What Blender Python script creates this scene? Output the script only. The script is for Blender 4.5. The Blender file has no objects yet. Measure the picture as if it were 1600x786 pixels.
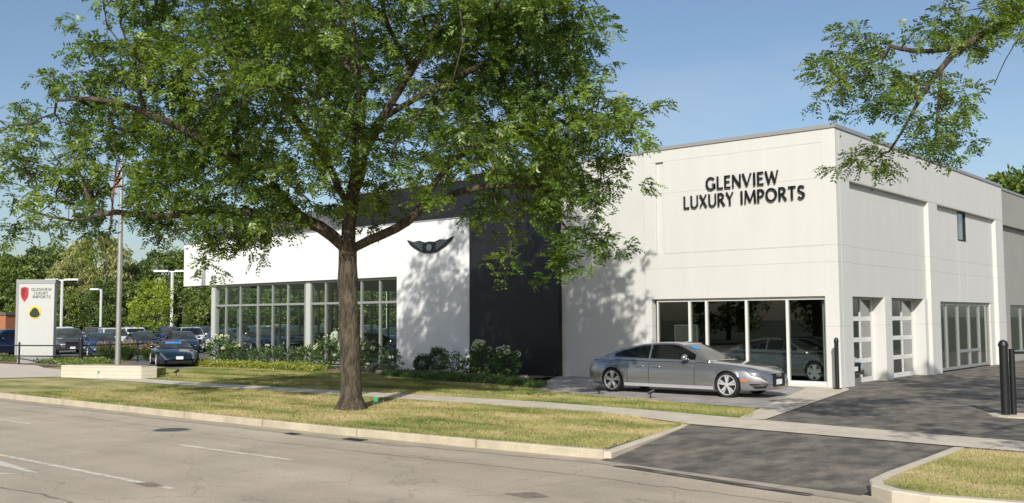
import bpy, bmesh, math, random
import numpy as np
from mathutils import Vector, Matrix
R = math.radians
random.seed(7)
scene = bpy.context.scene
COL = scene.collection

# ------------------------------------------------------------------ camera
cam_d = bpy.data.cameras.new('camera')
cam = bpy.data.objects.new('camera', cam_d)
COL.objects.link(cam)
cam_d.sensor_fit = 'HORIZONTAL'
cam_d.sensor_width = 36.0
cam_d.lens = 36.0 * 1530 / 1600
cam_d.clip_end = 3000
_cx = Vector((-1797, -114, 1530)).normalized() * -1     # world X seen from the camera (right, up, forward)
_cy = Vector((1310, -97, 1530)).normalized()
_cy = (_cy - _cx * _cx.dot(_cy)).normalized()
_cz = _cx.cross(_cy)
if _cz.y < 0: _cz = -_cz
rt = Vector((_cx.x, _cy.x, _cz.x)); up = Vector((_cx.y, _cy.y, _cz.y)); fw = Vector((_cx.z, _cy.z, _cz.z))
cam.matrix_world = Matrix(((rt.x, up.x, -fw.x, 0), (rt.y, up.y, -fw.y, 0), (rt.z, up.z, -fw.z, 2.2), (0, 0, 0, 1)))
scene.camera = cam

# ------------------------------------------------------------------ sky and sun
SUN_EL, SUN_AZ = 31.0, 149.5       # azimuth clockwise from +Y
world = bpy.data.worlds.new('World'); scene.world = world
world.use_nodes = True
wn, wl = world.node_tree.nodes, world.node_tree.links
bg = wn['Background']
sky = wn.new('ShaderNodeTexSky'); sky.sky_type = 'NISHITA'
sky.sun_disc = False
sky.sun_elevation = R(SUN_EL); sky.sun_rotation = R(SUN_AZ)
sky.altitude = 200; sky.air_density = 1.0; sky.dust_density = 1.7; sky.ozone_density = 2.0
tc = wn.new('ShaderNodeTexCoord'); mp = wn.new('ShaderNodeMapping'); mp.inputs['Scale'].default_value = (1.2, 1.2, 5.0)
cn = wn.new('ShaderNodeTexNoise'); cn.inputs['Scale'].default_value = 2.2; cn.inputs['Detail'].default_value = 6
cr = wn.new('ShaderNodeValToRGB'); cr.color_ramp.elements[0].position = .50; cr.color_ramp.elements[1].position = .85
cr.color_ramp.elements[1].color = (.25, .25, .25, 1)
mx = wn.new('ShaderNodeMixRGB'); mx.inputs[2].default_value = (6.2, 6.0, 6.0, 1)
wl.new(tc.outputs['Generated'], mp.inputs[0]); wl.new(mp.outputs[0], cn.inputs[0]); wl.new(cn.outputs[0], cr.inputs[0])
wl.new(cr.outputs[0], mx.inputs[0]); wl.new(sky.outputs[0], mx.inputs[1]); wl.new(mx.outputs[0], bg.inputs[0])
bg.inputs[1].default_value = 0.118
sd = bpy.data.lights.new('sun', 'SUN'); sd.energy = 4.4; sd.angle = R(.53); sd.color = (1, .96, .885)
so = bpy.data.objects.new('sun', sd); COL.objects.link(so)
_s = Vector((math.sin(R(SUN_AZ)) * math.cos(R(SUN_EL)), math.cos(R(SUN_AZ)) * math.cos(R(SUN_EL)), math.sin(R(SUN_EL))))
so.rotation_euler = _s.to_track_quat('Z', 'Y').to_euler()
so.location = (0, -20, 30)
scene.view_settings.view_transform = 'Standard'; scene.view_settings.look = 'None'
scene.view_settings.gamma = 1; scene.view_settings.exposure = 0.0
scene.cycles.max_bounces = 7; scene.cycles.transparent_max_bounces = 12
scene.cycles.caustics_reflective = False; scene.cycles.caustics_refractive = False

# ------------------------------------------------------------------ materials
def new_mat(name):
    m = bpy.data.materials.new(name); m.use_nodes = True
    n = m.node_tree.nodes
    return m, n, m.node_tree.links, n['Principled BSDF']
def mat(name, col, rough=.7, metal=0, var=0, vs=3.0, bump=0, bs=20.0, coat=0, spec=.5, col2=None, ramp=(.35, .65), stretch=None, speckle=0):
    m, n, l, p = new_mat(name)
    p.inputs['Roughness'].default_value = rough; p.inputs['Metallic'].default_value = metal
    p.inputs['Base Color'].default_value = (*col, 1); p.inputs['Coat Weight'].default_value = coat
    p.inputs['Coat Roughness'].default_value = .04
    p.inputs['Specular IOR Level'].default_value = spec
    tcn = n.new('ShaderNodeTexCoord'); src = tcn.outputs['Object']
    if stretch:
        q = n.new('ShaderNodeMapping'); q.inputs['Scale'].default_value = stretch; l.new(src, q.inputs[0]); src = q.outputs[0]
    if var or col2:
        t = n.new('ShaderNodeTexNoise'); t.inputs['Scale'].default_value = vs; t.inputs['Detail'].default_value = 7; t.inputs['Roughness'].default_value = .62
        l.new(src, t.inputs[0])
        rp = n.new('ShaderNodeValToRGB'); rp.color_ramp.elements[0].position, rp.color_ramp.elements[1].position = ramp
        c2 = col2 or tuple(c * (1 - var) for c in col)
        rp.color_ramp.elements[0].color = (*col, 1); rp.color_ramp.elements[1].color = (*c2, 1)
        l.new(t.outputs[0], rp.inputs[0]); out = rp.outputs[0]
        if speckle:
            t2 = n.new('ShaderNodeTexNoise'); t2.inputs['Scale'].default_value = 55; t2.inputs['Detail'].default_value = 4
            l.new(tcn.outputs['Object'], t2.inputs[0])
            mr = n.new('ShaderNodeMapRange'); mr.inputs[1].default_value = .3; mr.inputs[2].default_value = .7
            mr.inputs[3].default_value = 1 - speckle; mr.inputs[4].default_value = 1 + speckle
            l.new(t2.outputs[0], mr.inputs[0])
            mm = n.new('ShaderNodeVectorMath'); mm.operation = 'MULTIPLY'
            cc = n.new('ShaderNodeCombineXYZ')
            for i in range(3): l.new(mr.outputs[0], cc.inputs[i])
            l.new(out, mm.inputs[0]); l.new(cc.outputs[0], mm.inputs[1]); out = mm.outputs[0]
        l.new(out, p.inputs['Base Color'])
    if bump:
        b = n.new('ShaderNodeBump'); b.inputs['Strength'].default_value = bump; b.inputs['Distance'].default_value = .02
        t = n.new('ShaderNodeTexNoise'); t.inputs['Scale'].default_value = bs; t.inputs['Detail'].default_value = 5
        l.new(src, t.inputs[0]); l.new(t.outputs[0], b.inputs['Height']); l.new(b.outputs[0], p.inputs['Normal'])
    return m
def leaf_mat(name, c1, c2, sc=.6, trans=.35, pos=(.35, .68)):
    m, n, l, p = new_mat(name)
    n.remove(p)
    g = n.new('ShaderNodeNewGeometry'); tcn = n.new('ShaderNodeTexCoord')
    t = n.new('ShaderNodeTexNoise'); t.inputs['Scale'].default_value = sc; t.inputs['Detail'].default_value = 3
    l.new(tcn.outputs['Object'], t.inputs[0])
    a = n.new('ShaderNodeMath'); a.operation = 'MULTIPLY_ADD'; a.inputs[1].default_value = .35; l.new(g.outputs['Random Per Island'], a.inputs[0])
    s = n.new('ShaderNodeMath'); s.operation = 'SUBTRACT'; s.inputs[1].default_value = .17; l.new(t.outputs[0], s.inputs[0]); l.new(s.outputs[0], a.inputs[2])
    rp = n.new('ShaderNodeValToRGB'); rp.color_ramp.elements[0].position, rp.color_ramp.elements[1].position = pos
    rp.color_ramp.elements[0].color = (*c1, 1); rp.color_ramp.elements[1].color = (*c2, 1)
    l.new(a.outputs[0], rp.inputs[0])
    d = n.new('ShaderNodeBsdfDiffuse'); tr = n.new('ShaderNodeBsdfTranslucent'); gl = n.new('ShaderNodeBsdfGlossy'); gl.inputs['Roughness'].default_value = .45
    hs = n.new('ShaderNodeHueSaturation'); hs.inputs['Hue'].default_value = .485; hs.inputs['Value'].default_value = 1.35; l.new(rp.outputs[0], hs.inputs['Color'])
    l.new(rp.outputs[0], d.inputs[0]); l.new(hs.outputs[0], tr.inputs[0])
    m1 = n.new('ShaderNodeMixShader'); m1.inputs[0].default_value = trans; l.new(d.outputs[0], m1.inputs[1]); l.new(tr.outputs[0], m1.inputs[2])
    m2 = n.new('ShaderNodeMixShader'); m2.inputs[0].default_value = .05; l.new(m1.outputs[0], m2.inputs[1]); l.new(gl.outputs[0], m2.inputs[2])
    l.new(m2.outputs[0], n['Material Output'].inputs[0])
    return m
def glass_mat(name, tint=(.8, .86, .84), refl=.06, rough=0.0, boost=1.0):
    m, n, l, p = new_mat(name); n.remove(p)
    t = n.new('ShaderNodeBsdfTransparent'); t.inputs[0].default_value = (*tint, 1)
    g = n.new('ShaderNodeBsdfGlossy'); g.inputs['Roughness'].default_value = rough; g.inputs[0].default_value = (.95, .97, 1, 1)
    lw_ = n.new('ShaderNodeLayerWeight'); lw_.inputs[0].default_value = .5
    f = n.new('ShaderNodeMath'); f.operation = 'POWER'; f.inputs[1].default_value = 4.0; l.new(lw_.outputs['Facing'], f.inputs[0])
    a = n.new('ShaderNodeMath'); a.operation = 'MULTIPLY_ADD'; a.inputs[1].default_value = boost; a.inputs[2].default_value = refl; a.use_clamp = True
    l.new(f.outputs[0], a.inputs[0])
    x = n.new('ShaderNodeMixShader'); l.new(a.outputs[0], x.inputs[0]); l.new(t.outputs[0], x.inputs[1]); l.new(g.outputs[0], x.inputs[2])
    l.new(x.outputs[0], n['Material Output'].inputs[0])
    return m
def joint_mat(name, col, axis, period=None, levels=None, width=.012, dark=.62, rough=.8, var=.06, vs=.8, bump=.1, bs=60, off=0.0, speckle=.05, stain=None, stretch=None):
    """plaster or concrete with control joints: every `period` metres along axis, or at given levels"""
    m = mat(name, col, rough, var=var, vs=vs, bump=bump, bs=bs, speckle=speckle, col2=stain, stretch=stretch)
    n, l = m.node_tree.nodes, m.node_tree.links; p = n['Principled BSDF']
    tcn = n.new('ShaderNodeTexCoord'); s = n.new('ShaderNodeSeparateXYZ'); l.new(tcn.outputs['Object'], s.inputs[0])
    c = s.outputs[axis]
    def msk(val):
        q = n.new('ShaderNodeMath'); q.operation = 'LESS_THAN'; q.inputs[1].default_value = width; l.new(val, q.inputs[0]); return q.outputs[0]
    outs = []
    if period:
        a = n.new('ShaderNodeMath'); a.operation = 'ADD'; a.inputs[1].default_value = off + 1000 * period; l.new(c, a.inputs[0])
        b = n.new('ShaderNodeMath'); b.operation = 'MODULO'; b.inputs[1].default_value = period; l.new(a.outputs[0], b.inputs[0]); outs.append(msk(b.outputs[0]))
    for z in (levels or []):
        a = n.new('ShaderNodeMath'); a.operation = 'SUBTRACT'; a.inputs[1].default_value = z; l.new(c, a.inputs[0])
        b = n.new('ShaderNodeMath'); b.operation = 'ABSOLUTE'; l.new(a.outputs[0], b.inputs[0]); outs.append(msk(b.outputs[0]))
    o = outs[0]
    for k in outs[1:]:
        a = n.new('ShaderNodeMath'); a.operation = 'MAXIMUM'; l.new(o, a.inputs[0]); l.new(k, a.inputs[1]); o = a.outputs[0]
    x = n.new('ShaderNodeMixRGB'); x.blend_type = 'MULTIPLY'; x.inputs[2].default_value = (dark, dark, dark * .97, 1)
    src = p.inputs['Base Color'].links[0].from_socket
    l.new(o, x.inputs[0]); l.new(src, x.inputs[1]); l.new(x.outputs[0], p.inputs['Base Color'])
    return m

M = {}
M['cream'] = joint_mat('cream_stucco', (.655, .648, .615), 2, levels=[6.54, 4.43, 3.9, 1.9], width=.013, dark=.83, var=.045, vs=1.1, stretch=(1.6, 1.6, .28), speckle=.035)
M['cream_plain'] = mat('cream_stucco_plain', (.645, .638, .605), .85, var=.06, vs=.6, bump=.12, bs=60)
M['taupe'] = mat('taupe_stucco', (.36, .345, .31), .85, var=.08, vs=.8, bump=.1, bs=50)
M['white'] = mat('white_panel', (.80, .80, .79), .6, var=.03, vs=.5, bump=.05, bs=40)
M['dark_panel'] = mat('charcoal_panel', (.014, .0145, .019), .48, var=.3, vs=.7, bump=.1, bs=25)
M['grey_panel'] = mat('grey_metal_panel', (.13, .13, .14), .5, var=.12, vs=1.2, stretch=(4, 4, .4))
M['coping'] = mat('coping_metal', (.42, .42, .41), .45, metal=.4)
M['alu'] = mat('mullion_aluminium', (.36, .375, .355), .4, metal=.3)
M['column'] = mat('column_paint', (.50, .52, .49), .5)
M['alu_white'] = mat('white_frame', (.72, .72, .68), .5)
M['glass'] = glass_mat('window_glass', (.88, .93, .90), .035, boost=.9)
M['glass_dark'] = glass_mat('tinted_glass', (.74, .78, .76), .06, boost=1.0)
M['glass_door'] = glass_mat('door_glass', (.35, .4, .4), .20, boost=1.0)
M['roof'] = mat('roof_membrane', (.45, .45, .43), .9, var=.2)
M['floor_tile'] = mat('floor_tile', (.30, .30, .29), .25, var=.1)
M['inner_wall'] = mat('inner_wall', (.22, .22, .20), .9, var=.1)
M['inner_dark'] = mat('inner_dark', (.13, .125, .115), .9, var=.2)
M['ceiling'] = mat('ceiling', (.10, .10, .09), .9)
M['letter'] = mat('letter_black', (.012, .012, .013), .35, metal=.0, coat=.3)
M['chrome'] = mat('chrome', (.75, .75, .76), .12, metal=1)
M['black_metal'] = mat('black_metal', (.012, .012, .013), .45)
M['white_paint'] = mat('white_paint', (.78, .78, .76), .45)
M['galv'] = mat('galvanised', (.40, .40, .38), .45, metal=.5, var=.15, vs=3)
M['concrete'] = joint_mat('sidewalk_concrete', (.68, .60, .475), 0, period=1.55, width=.02, dark=.6, var=.18, vs=1.4, speckle=.10)
M['concrete_plain'] = mat('plain_concrete', (.66, .58, .46), .9, var=.16, vs=1.5, bump=.15, bs=40, speckle=.08)
M['kerb'] = joint_mat('kerb_concrete', (.56, .49, .36), 0, period=3.05, width=.03, dark=.5, var=.24, vs=2.2, speckle=.12)
M['wall_block'] = joint_mat('wall_concrete', (.60, .55, .44), 2, levels=[.12, .26, .40], width=.008, dark=.72, var=.1, vs=2)
M['tyre'] = mat('tyre_rubber', (.015, .015, .016), .8)
M['rim'] = mat('alloy', (.60, .60, .61), .35, metal=.35)
M['rim_dark'] = mat('rim_dark', (.03, .03, .032), .4, metal=.5)
M['car_glass'] = glass_mat('car_glass', (.16, .18, .17), .04, boost=1.3)
M['car_glass_clear'] = glass_mat('car_windscreen', (.45, .50, .46), .10, boost=1.5)
M['trim'] = mat('black_trim', (.01, .01, .011), .4)
M['cabin'] = mat('cabin_dark', (.03, .028, .026), .8)
M['cabin_tan'] = mat('seat_grey', (.09, .085, .075), .8)
M['headlight'] = mat('headlight_glass', (.20, .21, .22), .08, metal=.6, coat=1)
M['taillight'] = mat('taillight_red', (.25, .01, .01), .2, coat=1)
M['amber'] = mat('amber', (.55, .15, .06), .3, coat=1)
M['plate'] = mat('plate_white', (.75, .75, .75), .5)
M['sticker_blue'] = mat('sticker_blue', (.03, .25, .6), .5)
M['sticker_red'] = mat('sticker_red', (.6, .04, .04), .5)
M['brick'] = mat('orange_brick', (.42, .17, .08), .9, var=.2, vs=6)
M['mulch'] = mat('mulch', (.16, .10, .065), .95, col2=(.30, .24, .18), vs=5, ramp=(.45, .6), bump=.6, bs=30)
M['bark'] = mat('bark', (.135, .105, .072), .95, col2=(.042, .037, .024), vs=3.5, ramp=(.40, .60), bump=1.0, bs=9, stretch=(3.4, 3.4, .8))
for _n in M['bark'].node_tree.nodes:
    if _n.type == 'BUMP': _n.inputs['Distance'].default_value = .07
M['bark_far'] = mat('bark_far', (.09, .07, .05), .95, var=.4)
M['leaf_main'] = leaf_mat('locust_leaf', (.048, .108, .014), (.25, .36, .05), .55, .42)
M['leaf_near'] = leaf_mat('locust_leaf_near', (.055, .115, .018), (.25, .35, .055), .8, .40)
M['leaf_a'] = leaf_mat('leaf_deep', (.06, .11, .022), (.19, .26, .05), .25, .25)
M['leaf_b'] = leaf_mat('leaf_mid', (.085, .14, .026), (.25, .32, .06), .25, .25)
M['leaf_willow'] = leaf_mat('leaf_willow', (.14, .17, .035), (.36, .37, .11), .3, .3)
M['leaf_lime'] = leaf_mat('leaf_lime', (.20, .28, .02), (.42, .52, .05), .6, .4)
M['leaf_box'] = leaf_mat('leaf_boxwood', (.02, .05, .012), (.06, .11, .025), 2, .2)
M['leaf_shrub'] = leaf_mat('leaf_shrub', (.04, .09, .02), (.12, .20, .04), 2, .3)
M['leaf_yellow'] = leaf_mat('leaf_yellow', (.20, .24, .03), (.36, .38, .06), 2, .3)
M['flower'] = mat('hydrangea_cream', (.72, .74, .52), .8)
M['grass_tan'] = mat('grass_plume', (.38, .22, .12), .9, var=.2)

# ------------------------------------------------------------------ mesh helpers
def wloc(o):
    v = Vector((0, 0, 0))
    while o is not None: v += o.location; o = o.parent
    return v
def tag(o, label=None, cat=None, group=None, kind=None):
    if label: o['label'] = label
    if cat: o['category'] = cat
    if group: o['group'] = group
    if kind: o['kind'] = kind
    return o
def thing(name, loc, label, cat, group=None, rz=0):
    o = bpy.data.objects.new(name, None); COL.objects.link(o)
    o.location = loc; o.rotation_euler = (0, 0, rz); o.empty_display_size = .3
    return tag(o, label, cat, group)
class MB:
    def __init__(s): s.v = []; s.f = []; s.m = []; s.cur = 0
    def add(s, vs, fs):
        b = len(s.v); s.v += [tuple(v) for v in vs]; s.f += [tuple(b + i for i in f) for f in fs]; s.m += [s.cur] * len(fs); return s
    def box(s, x0, x1, y0, y1, z0, z1):
        return s.add([(x0, y0, z0), (x1, y0, z0), (x1, y1, z0), (x0, y1, z0), (x0, y0, z1), (x1, y0, z1), (x1, y1, z1), (x0, y1, z1)],
                     [(3, 2, 1, 0), (4, 5, 6, 7), (0, 1, 5, 4), (1, 2, 6, 5), (2, 3, 7, 6), (3, 0, 4, 7)])
    def prism(s, pts, z0, z1):
        n = len(pts)
        a = sum(pts[i][0] * pts[(i + 1) % n][1] - pts[(i + 1) % n][0] * pts[i][1] for i in range(n))
        if a < 0: pts = pts[::-1]
        vs = [(p[0], p[1], z0) for p in pts] + [(p[0], p[1], z1) for p in pts]
        return s.add(vs, [tuple(range(n))[::-1], tuple(range(n, 2 * n))] + [(i, (i + 1) % n, n + (i + 1) % n, n + i) for i in range(n)])
    def sheet(s, pts, z):
        n = len(pts)
        a = sum(pts[i][0] * pts[(i + 1) % n][1] - pts[(i + 1) % n][0] * pts[i][1] for i in range(n))
        if a < 0: pts = pts[::-1]
        return s.add([(p[0], p[1], p[2] if len(p) > 2 else z) for p in pts], [tuple(range(n))])
    def tube(s, pts, rad, seg=8, cap=True):
        pts = [Vector(p) for p in pts]; n = len(pts)
        if not hasattr(rad, '__len__'): rad = [rad] * n
        vs = []; u = None
        for i, p in enumerate(pts):
            d = (pts[min(i + 1, n - 1)] - pts[max(i - 1, 0)]).normalized()
            if u is None: u = d.orthogonal().normalized()
            else: u = (u - d * u.dot(d)).normalized()
            w = d.cross(u)
            for k in range(seg):
                a = 2 * math.pi * k / seg; vs.append(p + (u * math.cos(a) + w * math.sin(a)) * rad[i])
        fs = [(i * seg + k, i * seg + (k + 1) % seg, (i + 1) * seg + (k + 1) % seg, (i + 1) * seg + k) for i in range(n - 1) for k in range(seg)]
        if cap: fs += [tuple(range(seg))[::-1], tuple(range((n - 1) * seg, n * seg))]
        return s.add(vs, fs)
    def lathe(s, prof, c=(0, 0, 0), axis='z', seg=20, cap=True):
        """prof: list of (radius, height)"""
        vs = []; n = len(prof)
        for r, h in prof:
            for k in range(seg):
                a = 2 * math.pi * k / seg; x, y = r * math.cos(a), r * math.sin(a)
                q = (x, y, h) if axis == 'z' else ((x, h, y) if axis == 'y' else (h, x, y))
                vs.append((c[0] + q[0], c[1] + q[1], c[2] + q[2]))
        fs = [(i * seg + k, i * seg + (k + 1) % seg, (i + 1) * seg + (k + 1) % seg, (i + 1) * seg + k) for i in range(n - 1) for k in range(seg)]
        if cap: fs += [tuple(range(seg))[::-1], tuple(range((n - 1) * seg, n * seg))]
        return s.add(vs, fs)
    def build(s, name, mats, parent=None, smooth=False, world=True, bevel=0):
        me = bpy.data.meshes.new(name)
        off = wloc(parent) if (parent is not None and world) else Vector((0, 0, 0))
        me.from_pydata([(v[0] - off.x, v[1] - off.y, v[2] - off.z) for v in s.v], [], s.f)
        for q in (mats if isinstance(mats, (list, tuple)) else [mats]): me.materials.append(q)
        me.polygons.foreach_set('material_index', s.m)
        bm = bmesh.new(); bm.from_mesh(me); bmesh.ops.recalc_face_normals(bm, faces=bm.faces); bm.to_mesh(me); bm.free()
        if smooth: me.polygons.foreach_set('use_smooth', [True] * len(me.polygons))
        o = bpy.data.objects.new(name, me); COL.objects.link(o)
        if parent is not None: o.parent = parent
        if bevel:
            b = o.modifiers.new('bevel', 'BEVEL'); b.width = bevel; b.segments = 2; b.limit_method = 'ANGLE'
        if smooth and smooth != 'all':
            e = o.modifiers.new('es', 'EDGE_SPLIT'); e.split_angle = R(38)
        return o
def np_mesh(name, V, F, mats, parent=None, midx=None, smooth=False):
    """V (n,3) float, F (m,k) int with k=3 or 4, in parent's local space"""
    V = np.asarray(V, dtype=np.float32); F = np.asarray(F, dtype=np.int32)
    me = bpy.data.meshes.new(name); k = F.shape[1]
    me.vertices.add(len(V)); me.vertices.foreach_set('co', V.ravel())
    me.loops.add(F.size); me.loops.foreach_set('vertex_index', F.ravel())
    me.polygons.add(len(F)); me.polygons.foreach_set('loop_start', np.arange(0, F.size, k, dtype=np.int32))
    for q in (mats if isinstance(mats, (list, tuple)) else [mats]): me.materials.append(q)
    if midx is not None: me.polygons.foreach_set('material_index', np.asarray(midx, dtype=np.int32))
    if smooth: me.polygons.foreach_set('use_smooth', np.ones(len(F), dtype=bool))
    me.update(calc_edges=True)
    o = bpy.data.objects.new(name, me); COL.objects.link(o)
    if parent is not None: o.parent = parent
    return o
def copy_tree(o, parent=None):
    c = o.copy(); COL.objects.link(c); c.parent = parent
    for ch in list(o.children): copy_tree(ch, c)
    return c
def vnoise(P, seed=0):
    P = np.asarray(P, dtype=float); i = np.floor(P).astype(np.int64); f = P - i; f = f * f * (3 - 2 * f)
    def h(a, b, c):
        x = (a * 374761393 + b * 668265263 + c * 2147483647 + seed * 1274126177) & 0xffffffff
        x = ((x ^ (x >> 13)) * 1274126177) & 0xffffffff
        return ((x ^ (x >> 16)) & 0xffff) / 65535.
    r = 0
    for dx in (0, 1):
        for dy in (0, 1):
            for dz in (0, 1):
                w = (f[:, 0] if dx else 1 - f[:, 0]) * (f[:, 1] if dy else 1 - f[:, 1]) * (f[:, 2] if dz else 1 - f[:, 2])
                r = r + w * h(i[:, 0] + dx, i[:, 1] + dy, i[:, 2] + dz)
    return r
def struct(name, mb, m, kind='structure', **k):
    o = mb.build(name, m, **k); o['kind'] = kind; return o

# ------------------------------------------------------------------ ground, road, paths
def grass_sheet_mat(name, dry=.5):
    m, n, l, p = new_mat(name); p.inputs['Roughness'].default_value = .95; p.inputs['Specular IOR Level'].default_value = .15
    tcn = n.new('ShaderNodeTexCoord')
    mpn = n.new('ShaderNodeMapping'); mpn.inputs['Scale'].default_value = (.55, 1.3, 1); l.new(tcn.outputs['Object'], mpn.inputs[0])
    a = n.new('ShaderNodeTexNoise'); a.inputs['Scale'].default_value = .55; a.inputs['Detail'].default_value = 8; a.inputs['Roughness'].default_value = .65; l.new(mpn.outputs[0], a.inputs[0])
    r = n.new('ShaderNodeValToRGB'); e = r.color_ramp.elements
    e[0].position = .36 - .1 * (dry - .5); e[0].color = (.13, .185, .045, 1); e[1].position = .70 - .2 * (dry - .5); e[1].color = (.64, .50, .30, 1)
    q = e.new(.53 - .15 * (dry - .5)); q.color = (.40, .37, .145, 1)
    l.new(a.outputs[0], r.inputs[0])
    b = n.new('ShaderNodeTexNoise'); b.inputs['Scale'].default_value = 22; b.inputs['Detail'].default_value = 5; l.new(tcn.outputs['Object'], b.inputs[0])
    mr = n.new('ShaderNodeMapRange'); mr.inputs[1].default_value = .3; mr.inputs[2].default_value = .7; mr.inputs[3].default_value = .72; mr.inputs[4].default_value = 1.25; l.new(b.outputs[0], mr.inputs[0])
    x = n.new('ShaderNodeMixRGB'); x.blend_type = 'MULTIPLY'; x.inputs[0].default_value = 1
    l.new(r.outputs[0], x.inputs[1]); l.new(mr.outputs[0], x.inputs[2]); l.new(x.outputs[0], p.inputs['Base Color'])
    bp = n.new('ShaderNodeBump'); bp.inputs['Strength'].default_value = .7; bp.inputs['Distance'].default_value = .05; l.new(b.outputs[0], bp.inputs['Height']); l.new(bp.outputs[0], p.inputs['Normal'])
    return m
M['grass'] = grass_sheet_mat('verge_turf', .62); M['grass_green'] = grass_sheet_mat('lawn_turf', .30)

def road_mat():
    m, n, l, p = new_mat('road_surface'); p.inputs['Roughness'].default_value = .85; p.inputs['Specular IOR Level'].default_value = .3
    tcn = n.new('ShaderNodeTexCoord')
    s1 = n.new('ShaderNodeMapping'); s1.inputs['Scale'].default_value = (.06, .9, 1); l.new(tcn.outputs['Object'], s1.inputs[0])
    a = n.new('ShaderNodeTexNoise'); a.inputs['Scale'].default_value = 1.1; a.inputs['Detail'].default_value = 6; l.new(s1.outputs[0], a.inputs[0])
    r = n.new('ShaderNodeValToRGB'); r.color_ramp.elements[0].position = .35; r.color_ramp.elements[0].color = (.455, .385, .295, 1); r.color_ramp.elements[1].position = .68; r.color_ramp.elements[1].color = (.56, .48, .37, 1)
    l.new(a.outputs[0], r.inputs[0])
    b = n.new('ShaderNodeTexNoise'); b.inputs['Scale'].default_value = 70; b.inputs['Detail'].default_value = 3; b.inputs['Roughness'].default_value = .7; l.new(tcn.outputs['Object'], b.inputs[0])
    c = n.new('ShaderNodeTexNoise'); c.inputs['Scale'].default_value = .7; c.inputs['Detail'].default_value = 5; l.new(tcn.outputs['Object'], c.inputs[0])
    mr = n.new('ShaderNodeMapRange'); mr.inputs[1].default_value = .3; mr.inputs[2].default_value = .7; mr.inputs[3].default_value = .70; mr.inputs[4].default_value = 1.24; l.new(b.outputs[0], mr.inputs[0])
    mr2 = n.new('ShaderNodeMapRange'); mr2.inputs[1].default_value = .3; mr2.inputs[2].default_value = .7; mr2.inputs[3].default_value = .88; mr2.inputs[4].default_value = 1.1; l.new(c.outputs[0], mr2.inputs[0])
    k = n.new('ShaderNodeMath'); k.operation = 'MULTIPLY'; l.new(mr.outputs[0], k.inputs[0]); l.new(mr2.outputs[0], k.inputs[1])
    x = n.new('ShaderNodeMixRGB'); x.blend_type = 'MULTIPLY'; x.inputs[0].default_value = 1; l.new(r.outputs[0], x.inputs[1]); l.new(k.outputs[0], x.inputs[2])
    # fine cracks
    vo = n.new('ShaderNodeTexVoronoi'); vo.feature = 'DISTANCE_TO_EDGE'; vo.inputs['Scale'].default_value = .33
    ad = n.new('ShaderNodeVectorMath'); ad.operation = 'ADD'; ns = n.new('ShaderNodeTexNoise'); ns.inputs['Scale'].default_value = 1.3; ns.inputs['Detail'].default_value = 6
    l.new(tcn.outputs['Object'], ns.inputs[0]); l.new(ns.outputs['Color'], ad.inputs[0]); l.new(tcn.outputs['Object'], ad.inputs[1]); l.new(ad.outputs[0], vo.inputs[0])
    lt = n.new('ShaderNodeMapRange'); lt.inputs[1].default_value = 0; lt.inputs[2].default_value = .006; lt.inputs[3].default_value = .35; lt.inputs[4].default_value = 0; l.new(vo.outputs[0], lt.inputs[0])
    y = n.new('ShaderNodeMixRGB'); y.inputs[2].default_value = (.12, .10, .08, 1); l.new(lt.outputs[0], y.inputs[0]); l.new(x.outputs[0], y.inputs[1]); l.new(y.outputs[0], p.inputs['Base Color'])
    bp = n.new('ShaderNodeBump'); bp.inputs['Strength'].default_value = .3; bp.inputs['Distance'].default_value = .01; l.new(b.outputs[0], bp.inputs['Height']); l.new(bp.outputs[0], p.inputs['Normal'])
    return m
M['road'] = road_mat()
M['asphalt'] = mat('lot_asphalt', (.10, .09, .075), .85, col2=(.30, .26, .205), vs=1.5, ramp=(.40, .74), bump=.3, bs=70, speckle=.3, stretch=(1.5, .9, 1))
M['asphalt_grey'] = mat('pad_asphalt', (.30, .27, .25), .9, col2=(.42, .38, .35), vs=1.0, ramp=(.4, .6), bump=.3, bs=60, speckle=.12)
M['lot'] = mat('car_lot_asphalt', (.16, .155, .15), .9, var=.25, vs=.5)
M['stain'] = mat('wet_stain', (.07, .06, .05), .7, col2=(.26, .225, .18), vs=2.2, ramp=(.42, .62), stretch=(1, 3, 1))
M['line'] = mat('worn_line', (.80, .75, .64), .8, col2=(.52, .45, .35), vs=9, ramp=(.40, .66))

kerb_pts = [(-140, 11.2), (-80, 12.0), (-50, 12.5), (-31.5, 12.77), (-22.35, 12.86), (-15.5, 13.02), (-12.5, 13.22), (-10.6, 13.38), (-9.55, 13.5)]
isl = [(-5.17, 17.45), (-5.12, 15.65), (-5.10, 14.1), (-5.04, 13.3), (-4.86, 12.9), (-4.5, 12.62), (-4.0, 12.52), (-3.0, 12.72), (0, 12.95), (8, 13.2), (60, 13.6)]
# road: one sheet past the kerb lines (dips under the gutter)
struct('road', MB().sheet([(-600, -9), (600, -9), (600, 13.0), (60, 13.0), (-4, 12.6), (-9.6, 13.35), (-22, 12.8), (-80, 11.9), (-600, 8)], -.15), M['road'])
struct('ground', MB().sheet([(-900, 18.2), (900, 18.2), (900, 1400), (-900, 1400)], -.016).sheet([(-900, -500), (900, -500), (900, -9.4), (-900, -9.4)], -.02), mat('far_ground', (.11, .12, .055), .95, var=.4, vs=.3))
struct('lawn', MB().sheet([(-47, 20.5), (-36, 18.95), (-28, 18.6), (-9.7, 19.2), (-10.8, 22.3), (-18, 24), (-20, 29.4), (-47, 29.4)], -.009), M['grass_green'])
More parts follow.
